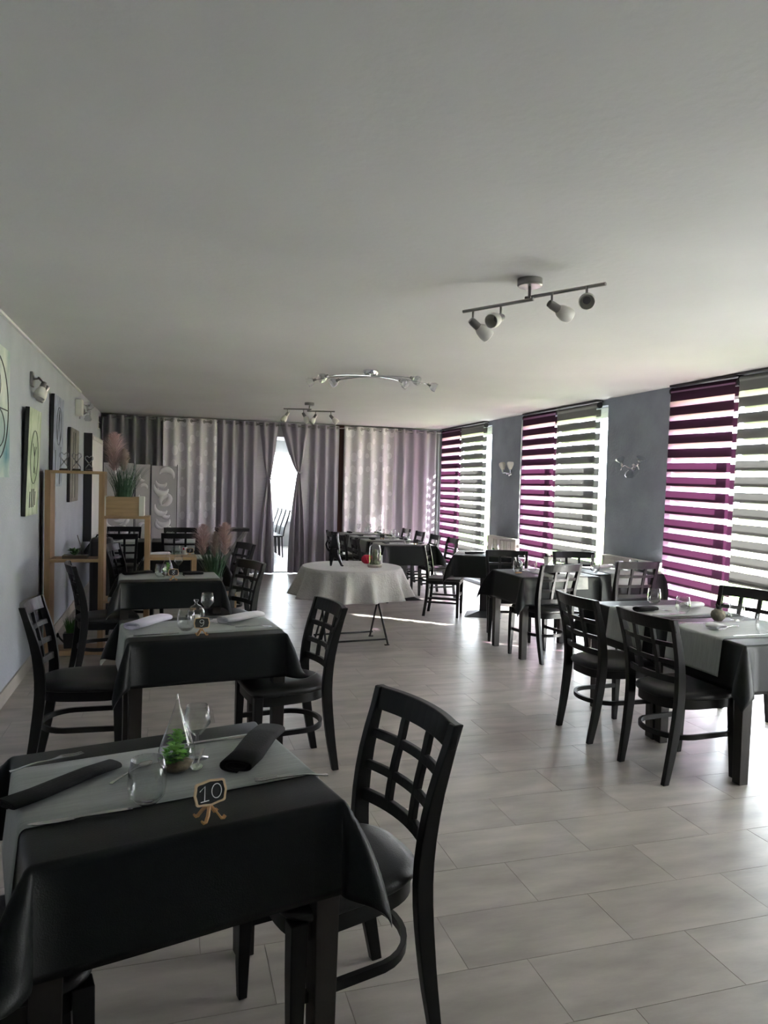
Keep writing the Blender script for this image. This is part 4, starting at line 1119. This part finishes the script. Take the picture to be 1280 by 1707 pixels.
def plume(rnd, h, rad, c):
    b = MB()
    for i in range(750):
        t = rnd.random(); a = rnd.uniform(0, 2 * PI); pr = rad * math.sin(PI * min(.98, .12 + .86 * t)) ** .8
        base = Vector((c[0] + .1 * pr * math.cos(a), c[1] + .1 * pr * math.sin(a), c[2] + t * h)); d = Vector((math.cos(a), math.sin(a), .9)).normalized(); s = d.cross(Vector((0, 0, 1))).normalized()
        l = pr * rnd.uniform(.6, 1.15)
        b.add([base - s * .0015, base + s * .0015, base + d * l * .6 + s * .0018, base + d * l - Vector((0, 0, .15 * l)), base + d * l * .6 - s * .0018], [(0, 1, 2, 4), (4, 2, 3)])
    return b
def planter(x, y, z, label, seed, gl, plumes, oak=True, sp=.55):
    rnd = random.Random(seed)
    r = empty('grass_planter', (x, y, z), 0, label, 'planter')
    if oak:
        w, d, h = .145, .09, .165
        for s in (-1, 1):
            MB().box(-w, w, s * d - .008, s * d + .008, 0, h).build('side_board', 'oak_flat', r)
            MB().box(s * (w + .012) - .022, s * (w + .012) + .022, -d - .012, d + .012, -.0, h + .004).build('corner_post', 'planter_white', r, bevel=.002)
        MB().box(-w, w, -d, d, .004, h - .02).build('soil', 'soil', r)
    else:
        h = .15; MB().lathe([(.001, 0), (.07, 0), (.085, .15), (.078, .15), (.07, .12), (.001, .12)], 20).build('pot', 'ceramic_dark', r, smooth=True, angle=40)
    g = blades(190, .07, gl, sp, rnd).tf(Matrix.Translation((0, 0, h - .03))).build('grass_blades', 'grass_dark', r); g['kind'] = 'stuff'
    for (px, py, pz, ph, pr, m) in plumes:
        MB().tube([(px * .3, py * .3, h - .03), (px, py, h + pz)], .003, 6).build('plume_stem', 'grass_dark', r)
        p = plume(rnd, ph, pr, (px, py, h + pz)).build('plume', m, r); p['kind'] = 'stuff'
planter(-.385, 6.73, 1.205, 'oak planter box of tall dark grass with a faded pink plume, on the shelf', 4, .36, [(-.08, .02, .22, .34, .17, 'plume'), (.0, -.01, .22, .20, .09, 'plume_cream')], sp=.62)
planter(.40, 6.73, .50, 'grass planter with pink plumes at the low end of the shelf', 6, .36, [(-.10, .0, .20, .28, .14, 'plume'), (.10, .01, .20, .30, .14, 'plume'), (.01, -.02, .18, .24, .09, 'plume_cream')], oak=False, sp=.55)
def tray_plant():
    r = empty('succulent_tray', (-.765, 6.70, .832), 0, 'dark wooden tray of green succulents with a bare twig on the shelf', 'plant tray')
    MB().box(-.10, .10, -.06, .06, 0, .028).build('tray', 'dark_wood', r, bevel=.003)
    b = MB(); leaves(b, (-.015, 0, .025), .045, 70, .05, .012, random.Random(4), 1.0); b.build('plant_leaves', 'succulent_deep', r)['kind'] = 'stuff'
    MB().tube([(.05, 0, .02), (.04, 0, .11), (.02, 0, .17), (.012, 0, .2)], .003, 6).build('twig', 'dark_wood', r)
tray_plant()
def hourglass(x, s, label):
    r = empty('heart_hourglass', (x, 6.70, 1.585), 0, label, 'hourglass', 'glass hearts on the top of the shelf')
    MB().box(-.034 * s, .034 * s, -.025, .025, 0, .012).build('base', 'dark_wood', r, bevel=.002)
    up = [(0, .075), (-.018, .10), (-.036, .122), (-.034, .145), (-.018, .152), (0, .136), (.018, .152), (.034, .145), (.036, .122), (.018, .10), (0, .075)]
    dn = [(0, .075), (-.014, .055), (-.03, .035), (-.034, .014), (.034, .014), (.03, .035), (.014, .055), (0, .075)]
    for nm, pts in (('heart_bulb', up), ('lower_bulb', dn)):
        MB().tube([(a * s, 0, b * s + .0) for a, b in pts], .0055 * s, 8).build(nm, 'lamp_glass', r, smooth=True)
        MB().tube([(a * s, 0, b * s) for a, b in pts], .0026 * s, 6).build(nm + '_edge', 'chrome', r, smooth=True)
hourglass(-.865, 1.0, 'left of three heart-shaped glass hourglasses on the shelf')
hourglass(-.765, 1.0, 'middle of three heart-shaped glass hourglasses on the shelf')
hourglass(-.665, .85, 'right and smallest of three heart-shaped glass hourglasses on the shelf')
def can_planter():
    r = empty('watering_can_planter', (-.80, 6.73, .050), 0, 'dark square planter with round handle and grass, low on the shelf', 'planter')
    MB().hexa([(-.05, -.05, 0), (.05, -.05, 0), (.05, .05, 0), (-.05, .05, 0)], [(-.058, -.058, .13), (.058, -.058, .13), (.058, .058, .13), (-.058, .058, .13)]).build('can_body', 'plastic_black', r, bevel=.004)
    MB().tube([(-.05, 0, .04), (-.085, 0, .08), (-.10, 0, .105)], .008, 8).build('spout', 'plastic_black', r, smooth=True)
    MB().sphere((-.105, 0, .11), .022, 12, 8, (.5, 1, 1)).build('rose', 'plastic_black', r, smooth=True)
    blades(90, .04, .17, .5, random.Random(8)).tf(Matrix.Translation((0, 0, .12))).build('grass_blades', 'succulent_deep', r)['kind'] = 'stuff'
can_planter()

# ------------------------------------------------------------------ left wall: pictures, lamps, radiator
def picture(y, z, hw, hh, th, m, label, tiltdeg, rings, edge='paint_black', cream=False):
    r = empty('canvas_picture', (XL, y, z - hh), 0, label, 'picture')
    r.rotation_euler = (0, math.radians(tiltdeg), 0)
    MB().box(.003, .003 + th - .002, -hw, hw, 0, 2 * hh).build('stretcher', edge, r)
    MB().box(.003 + th - .002, .003 + th, -hw, hw, 0, 2 * hh).build('canvas', m, r)
    xx = .004 + th
    for st, w in rings:
        MB().tube([(xx, a * hw, hh + b * hh) for a, b in st], w * .7, 6, flat=(1, 1)).build('painted_line', 'paint_dark', r)
picture(4.92, 1.93, .40, .415, .02, 'canvas_cream', 'large cream canvas with black circle lines at the left picture edge', 0,
        [(circ(0, .05, .86, .80, 0, 360, 40), .006), ([(-.86, .05), (.86, .05)], .006), (circ(.1, -.25, .5, .3, 0, 360, 30), .005), (circ(0, .4, .3, .25, 0, 360, 24), .004)], edge='canvas_cream')
picture(6.09, 1.635, .25, .405, .03, 'canvas_green', 'green canvas with a tree in a circle, leaning off the wall', 1.8,
        [(circ(0, .1, .62, .5, 0, 360, 40), .004), ([(0, -.2), (0, .3)], .004), ([(0, .1), (-.3, .35)], .003), ([(0, .1), (.3, .3)], .003), ([(0, -.05), (.28, -.22)], .003), ([(-.5, -.55), (-.5, -.85)], .006), ([(-.2, -.5), (-.2, -.85)], .006), ([(.1, -.5), (.1, -.85)], .006), ([(.35, -.55), (.35, -.82)], .006)])
picture(7.40, 1.86, .30, .42, .03, 'canvas_blue', 'blue-white streaked canvas below the first wall lamp', 1.0,
        [(circ(0, .35, .5, .42, 0, 360, 36), .004), ([(-.3, .0), (0, .7), (.3, .0)], .004), ([(-.6, -.2), (-.5, -.95)], .004), ([(.5, -.1), (.4, -.95)], .004)])
picture(8.66, 1.665, .36, .40, .03, 'canvas_dark', 'dark streaked canvas above the shelf, farthest along the wall', 0.5,
        [([(-.5, -.9), (-.4, .9)], .004), ([(.1, -.9), (.0, .9)], .004)])
def wall_lamp():
    r = empty('wall_spotlight', (XL, 6.20, 2.285), 0, 'nickel wall lamp with two frosted glass shades on the left wall', 'wall lamp')
    MB().box(.0, .022, -.045, .045, -.06, .055).build('wall_plate', 'nickel', r, bevel=.006)
    MB().tube([(.02, 0, 0), (.07, 0, .01), (.07, -.10, .0), (.07, .20, -.01)], .008, 8).build('arm', 'nickel', r, smooth=True)
    for dy, dz, tl in ((.06, -.02, .25), (.24, -.03, .55)):
        M = Matrix.Translation((.085, dy, dz)) @ Matrix.Rotation(tl, 4, 'Y') @ Matrix.Rotation(-.25, 4, 'X')
        k = MB().lathe([(.001, .012), (.020, .008), (.024, -.04), (.001, -.04)], 16).tf(M).build('socket', 'nickel', r, smooth=True, angle=40)
        MB().lathe([(.022, -.035), (.040, -.07), (.047, -.105), (.044, -.13), (.041, -.13), (.043, -.105), (.02, -.04)], 20).tf(M).build('glass_shade', 'frosted', k, smooth=True)
wall_lamp()
def swirl_lamp(x, y, z, sgn, label):
    r = empty('swirl_wall_lamp', (x, y, z), 0, label, 'wall lamp')
    X = sgn
    MB().lathe([(.001, 0), (.04, 0), (.036, .018), (.001, .022)], 20).tf(Matrix.Rotation(X * PI / 2, 4, 'Y')).build('wall_plate', 'chrome', r, smooth=True, angle=40)
    for s in (-1, 1):
        MB().tube([(X * .02, 0, -.02), (X * .05, s * .04, -.005), (X * .06, s * .09, .02), (X * .06, s * .14, .0), (X * .06, s * .155, -.03)], .006, 8).build('arm', 'chrome', r, smooth=True)
        M = Matrix.Translation((X * .06, s * .13, .02)) @ Matrix.Rotation(-s * .6, 4, 'X')
        MB().lathe([(.012, 0), (.014, .03), (.03, .055), (.048, .085), (.046, .085), (.028, .057), (.012, .034)], 16).tf(M).build('glass_petal', 'lamp_glass', r, smooth=True)
        MB().lathe([(.001, -.01), (.014, -.01), (.013, .025), (.001, .028)], 12).tf(M).build('socket', 'chrome', r, smooth=True)
    MB().lathe([(.01, -.03), (.035, -.05), (.05, -.09), (.035, -.115), (.03, -.112), (.044, -.09), (.03, -.053), (.01, -.035)], 16).tf(Matrix.Translation((X * .05, .02, 0))).build('glass_drop', 'lamp_glass', r, smooth=True)
swirl_lamp(XL, 9.80, 2.36, 1, 'chrome swirl wall lamp with glass petals next to the cream box')
swirl_lamp(XR, 6.53, 1.79, -1, 'chrome swirl wall lamp with glass petals on the nearer slate pier')
def box_unit():
    r = empty('wall_sensor_box', (XL, 9.02, 2.24), 0, 'cream upright box fixed high on the left wall', 'wall box')
    MB().box(0, .075, -.06, .06, 0, .19).build('housing', 'planter_white', r, bevel=.008)
    MB().box(.075, .079, -.045, .045, .02, .17).build('front_cover', 'planter_white', r, bevel=.002)
    MB().tube([(.04, .03, 0), (.04, .03, -.03)], .008, 8).build('cable_gland', 'steel', r)
box_unit()
def switches():
    r = empty('wall_plaque', (XL, 11.80, 2.28), 0, 'dark framed double plaque near the left back corner', 'plaque')
    MB().box(0, .012, -.13, .13, 0, .20).build('backing', 'planter_white', r)
    for z in (.015, .108): MB().box(.012, .017, -.11, .11, z, z + .078).build('dark_panel', 'chalkboard', r)
switches()
def tall_radiator():
    r = empty('vertical_radiator', (XL + .004, 10.55, .72), 0, 'tall white vertical radiator on the left wall', 'radiator')
    for k in range(9):
        y = -.66 + k * .165; MB().tube([(.075, y, .02), (.075, y, 1.36)], .036, 10).build('column', 'radiator', r, smooth=True, angle=50)
    for z in (.05, 1.32): MB().box(.04, .11, -.68, .68, z - .02, z + .02).build('header', 'radiator', r)
    MB().box(.0, .10, -.715, -.705, .0, 1.38).build('side_plate', 'plastic_black', r)
    for y in (-.5, .5): MB().box(0, .05, y - .02, y + .02, 1.2, 1.25).build('bracket', 'steel', r)
tall_radiator()
def bulb_sconce():
    r = empty('twin_wall_lamp', (XR, 9.42, 1.74), 0, 'twin wall lamp with white upright shades on the farther slate pier', 'wall lamp')
    MB().lathe([(.001, 0), (.035, 0), (.03, .02), (.001, .024)], 18).tf(Matrix.Rotation(-PI / 2, 4, 'Y')).build('wall_plate', 'chrome', r, smooth=True, angle=40)
    MB().tube([(-.02, 0, 0), (-.06, 0, .0), (-.06, -.13, .02), (-.06, .13, .02)], .007, 8).build('arm', 'chrome', r, smooth=True)
    for dy, a in ((-.11, .0), (.11, -.35)):
        M = Matrix.Translation((-.06, dy, .03)) @ Matrix.Rotation(a, 4, 'X')
        k = MB().lathe([(.001, -.01), (.016, -.01), (.016, .04), (.001, .04)], 14).tf(M).build('socket', 'chrome', r, smooth=True, angle=40)
        MB().lathe([(.018, .035), (.035, .07), (.048, .11), (.046, .135), (.034, .145), (.03, .14), (.042, .11), (.016, .04)], 18).tf(M).build('glass_shade', 'frosted', k, smooth=True)
bulb_sconce()
def radiator(y, L, label):
    r = empty('panel_radiator', (XR - .004, y, .12), 0, label, 'radiator', 'beige panel radiators under the slate piers')
    MB().box(-.105, -.03, -L / 2 + .02, L / 2 - .02, 0, .70).build('rear_panel', 'radiator', r, bevel=.006)
    for k in range(int(L / .11) - 1):
        y0 = -L / 2 + .05 + k * .11; MB().box(-.117, -.105, y0, y0 + .085, .03, .67).build('front_rib', 'radiator', r, bevel=.004)
    MB().box(-.12, -.025, -L / 2, -L / 2 + .02, -.01, .715).build('end_cover', 'planter_white', r, bevel=.006)
    MB().box(-.12, -.025, L / 2 - .02, L / 2, -.01, .715).build('end_cover', 'planter_white', r, bevel=.006)
    MB().box(-.115, -.03, -L / 2 + .02, L / 2 - .02, .70, .715).build('top_grille', 'radiator', r)
    MB().tube([(-.07, -L / 2, .62), (-.07, -L / 2 - .05, .62)], .022, 12).build('valve_knob', 'planter_white', r, smooth=True, angle=40)
    for y0 in (-L / 3, L / 3): MB().box(-.03, 0, y0 - .02, y0 + .02, .1, .6).build('bracket', 'steel', r)
radiator(9.42, .92, 'beige panel radiator under the farther slate pier')
radiator(6.43, .92, 'beige panel radiator under the nearer slate pier')

# ------------------------------------------------------------------ ceiling lamps
def bar_light(p0, p1, cx, cy, label, heads):
    d = Vector((p1[0] - p0[0], p1[1] - p0[1], 0)); L = d.length; ang = math.atan2(d.y, d.x)
    r = empty('ceiling_spot_bar', ((p0[0] + p1[0]) / 2, (p0[1] + p1[1]) / 2, ZC), ang, label, 'ceiling lamp', 'nickel spot bars on the ceiling')
    MB().lathe([(.001, 0), (.062, 0), (.062, -.03), (.056, -.036), (.001, -.036)], 28).build('canopy', 'nickel', r, smooth=True, angle=40)
    MB().tube([(0, 0, -.03), (0, 0, -.10)], .008, 10).build('stem', 'nickel', r, smooth=True)
    MB().tube([(-L / 2, -.012, -.085), (.03, -.012, -.085)], .009, 10).build('bar', 'nickel', r, smooth=True, angle=40)
    MB().tube([(-.03, .012, -.105), (L / 2, .012, -.105)], .009, 10).build('bar', 'nickel', r, smooth=True, angle=40)
    for (t, az, el) in heads:
        x = t * L / 2; zb = -.085 if t < 0 else -.105
        h = MB().tube([(x, 0, zb), (x, 0, zb - .055)], .006, 8).build('head_stem', 'nickel', r, smooth=True)
        dv = Vector((math.cos(el) * math.cos(az), math.cos(el) * math.sin(az), math.sin(el)))
        M = Matrix.Translation((x, 0, zb - .06)) @ dv.to_track_quat('Z', 'Y').to_matrix().to_4x4()
        MB().lathe([(.001, -.02), (.017, -.018), (.021, .0), (.021, .045), (.001, .045)], 16).tf(M).build('socket', 'nickel', h, smooth=True, angle=40)
        MB().lathe([(.021, .04), (.032, .06), (.038, .09), (.036, .118), (.033, .122), (.031, .118), (.034, .09), (.028, .062), (.018, .045)], 20).tf(M).build('glass_shade', 'frosted', h, smooth=True)
A1 = math.atan2(-.665, .406)
def world_az(deg, ang): return math.radians(deg) - ang
bar_light((1.905, 2.925), (1.497, 3.60), 0, 0, 'nearest ceiling spot bar with four frosted shades',
          [(-.78, world_az(-120, math.atan2(.675, -.408)), -.35), (-.32, world_az(10, math.atan2(.675, -.408)), -.35), (.42, world_az(-140, math.atan2(.675, -.408)), -.35), (.86, world_az(5, math.atan2(.675, -.408)), -.6)])
bar_light((1.394, 9.26), (2.018, 9.056), 0, 0, 'far ceiling spot bar near the curtains',
          [(-.85, world_az(200, -.316), -1.0), (-.22, world_az(-20, -.316), -1.05), (.25, world_az(200, -.316), -1.0), (.85, world_az(-20, -.316), -.8)])
def spider_light():
    r = empty('six_arm_ceiling_lamp', (1.735, 6.33, ZC), math.radians(-17), 'chrome ceiling lamp with six clear glass shades on curved arms', 'ceiling lamp')
    MB().lathe([(.001, 0), (.068, 0), (.068, -.028), (.058, -.04), (.001, -.042)], 28).build('canopy', 'chrome', r, smooth=True, angle=40)
    for a in (-24, 4, 26):
        c, s = math.cos(math.radians(a)), math.sin(math.radians(a)); L = {-24: .40, 4: .53, 26: .30}[a]; L2 = {-24: .33, 4: .50, 26: .42}[a]
        pts = [(lerp(-L2, L, t) * c, lerp(-L2, L, t) * s, -.05 - .05 * ((abs(lerp(-L2, L, t)) / .5) ** 2)) for t in [i / 14 for i in range(15)]]
        MB().tube(pts, .006, 8).build('arm', 'chrome', r, smooth=True)
        for p, sg in ((pts[0], -1), (pts[-1], 1)):
            M = Matrix.Translation(p) @ Matrix.Rotation(math.radians(a), 4, 'Z') @ Matrix.Rotation(sg * math.radians(115), 4, 'Y')
            k = MB().lathe([(.001, -.012), (.013, -.01), (.015, .022), (.001, .024)], 14).tf(M).build('socket', 'nickel', r, smooth=True, angle=40)
            MB().lathe([(.012, .005), (.028, .02), (.042, .05), (.040, .078), (.038, .078), (.039, .05), (.026, .023), (.012, .01)], 18).tf(M).build('glass_shade', 'lamp_glass', k, smooth=True)
spider_light()

# ------------------------------------------------------------------ back left: folding screen, tray stand, case; far room chairs
def folding_screen():
    r = empty('folding_screen', (-.45, 11.35, 0), 0, 'white folding screen printed with raised floral scrolls', 'folding screen')
    rnd = random.Random(12)
    spans = [(-.93, -.50), (-.48, -.27), (-.255, .115)]; zt = 1.765
    yaw = (.12, -.5, .0)
    for k, (x0, x1) in enumerate(spans):
        p = MB().box(x0 + .45, x1 + .45, -.012, .012, .03, zt - .012 * k).build('panel', 'screen_shade', r, bevel=.002)
        e = MB()
        for x in (x0 + .45 - .004, x1 + .45 - .004): e.box(x, x + .008, -.014, .014, .03, zt)
        e.build('dark_edge', 'plastic_black', p)
        w = x1 - x0
        for q in range(11 if w > .3 else 6):
            cz = lerp(.75, zt - .14, (q + .5) / (11 if w > .3 else 6)); R_ = min(rnd.uniform(.08, .17), w / 2 - .045); cx = lerp(x0 + R_ + .035, x1 - R_ - .035, rnd.random()) + .45; a0 = rnd.uniform(0, 6.28); pts = []; rr = []
            for i in range(15):
                t = i / 14; a = a0 + t * 3.0; ra = R_ * (1 - .45 * t)
                px = min(x1 + .43, max(x0 + .47, cx + ra * math.cos(a))); pz = min(zt - .03, cz + ra * math.sin(a)); pts.append((px, -.014, pz)); rr.append(.004 + .036 * math.sin(PI * min(1, t * 1.05)) * R_ / .13 + .006 * t)
            MB().tube(pts, rr, 8, flat=(.35, 1) if False else (1, 1)).tf(Matrix.Translation((0, -.0042, 0)) @ Matrix.Diagonal((1, .55, 1, 1))).build('relief_scroll', 'screen_relief', p, smooth=True)
    for x in (-.9, -.4, .08): MB().box(x + .43, x + .47, -.10, .10, 0, .03).build('foot', 'plastic_black', r)
folding_screen()
def tray_stand():
    r = empty('folding_tray_stand', (.98, 11.20, 0), math.radians(0), 'black cross-legged tray stand before the mauve curtain', 'tray stand')
    MB().box(-.30, .20, -.16, .16, .78, .825).build('tray', 'plastic_black', r, bevel=.006)
    for s in (-1, 1):
        MB().ribbon([(.17, s * .14, .78), (-.42, s * .14, .012)], .03, .022, up=(0, 1, 0)).build('cross_leg', 'nickel', r)
        MB().ribbon([(-.28, s * .12, .78), (.25, s * .12, .012)], .03, .022, up=(0, 1, 0)).build('cross_leg', 'black_metal', r)
    for x in (-.41, .24): MB().tube([(x, -.155, .02), (x, .155, .02)], .012, 8).build('floor_bar', 'black_metal', r)
tray_stand()
def case():
    r = empty('black_case', (-.70, 8.45, 0), 0, 'black rounded case standing by the left wall behind the shelf', 'case')
    MB().box(-.115, .115, -.13, .13, .03, .88).build('shell', 'plastic_black', r, bevel=.04)
    MB().tube([(-.06, 0, .875), (-.05, 0, .905), (.05, 0, .905), (.06, 0, .875)], .010, 8).build('handle', 'plastic_black', r, smooth=True)
    for sx in (-1, 1): MB().box(sx * .08 - .025, sx * .08 + .025, -.11, .11, 0, .032).build('foot', 'plastic_black', r)
case()
def tall_chair():
    t = empty('stacking_chair', cat='chair')
    MB().ribbon([(-.20, 0, .44), (-.23, 0, .62), (-.31, 0, .86), (-.34, 0, .98)], .40, .03, up=(1, 0, .2)).build('backrest', 'far_chair', t)
    MB().box(-.2, .2, -.2, .2, .42, .455).build('seat', 'far_chair', t, bevel=.01)
    for sx in (-1, 1):
        for sy in (-1, 1): MB().tube([(sx * .18, sy * .18, .42), (sx * .20, sy * .18, 0)], .013, 8).build('leg', 'black_metal', t)
    return t
TC = Proto(tall_chair)
for k, (x, y) in enumerate([(2.06, 14.95), (2.06, 15.50), (2.06, 16.05), (2.06, 16.60)]):
    TC.put((x, y, 0), 180, '%s chair tucked at the far room table' % ('nearest', 'second', 'third', 'last')[k], 'row of chairs in the far room')
leg_table('dining_table', 1.55, 15.75, 90, 1.1, .33, 'long dark table beyond the doorway')
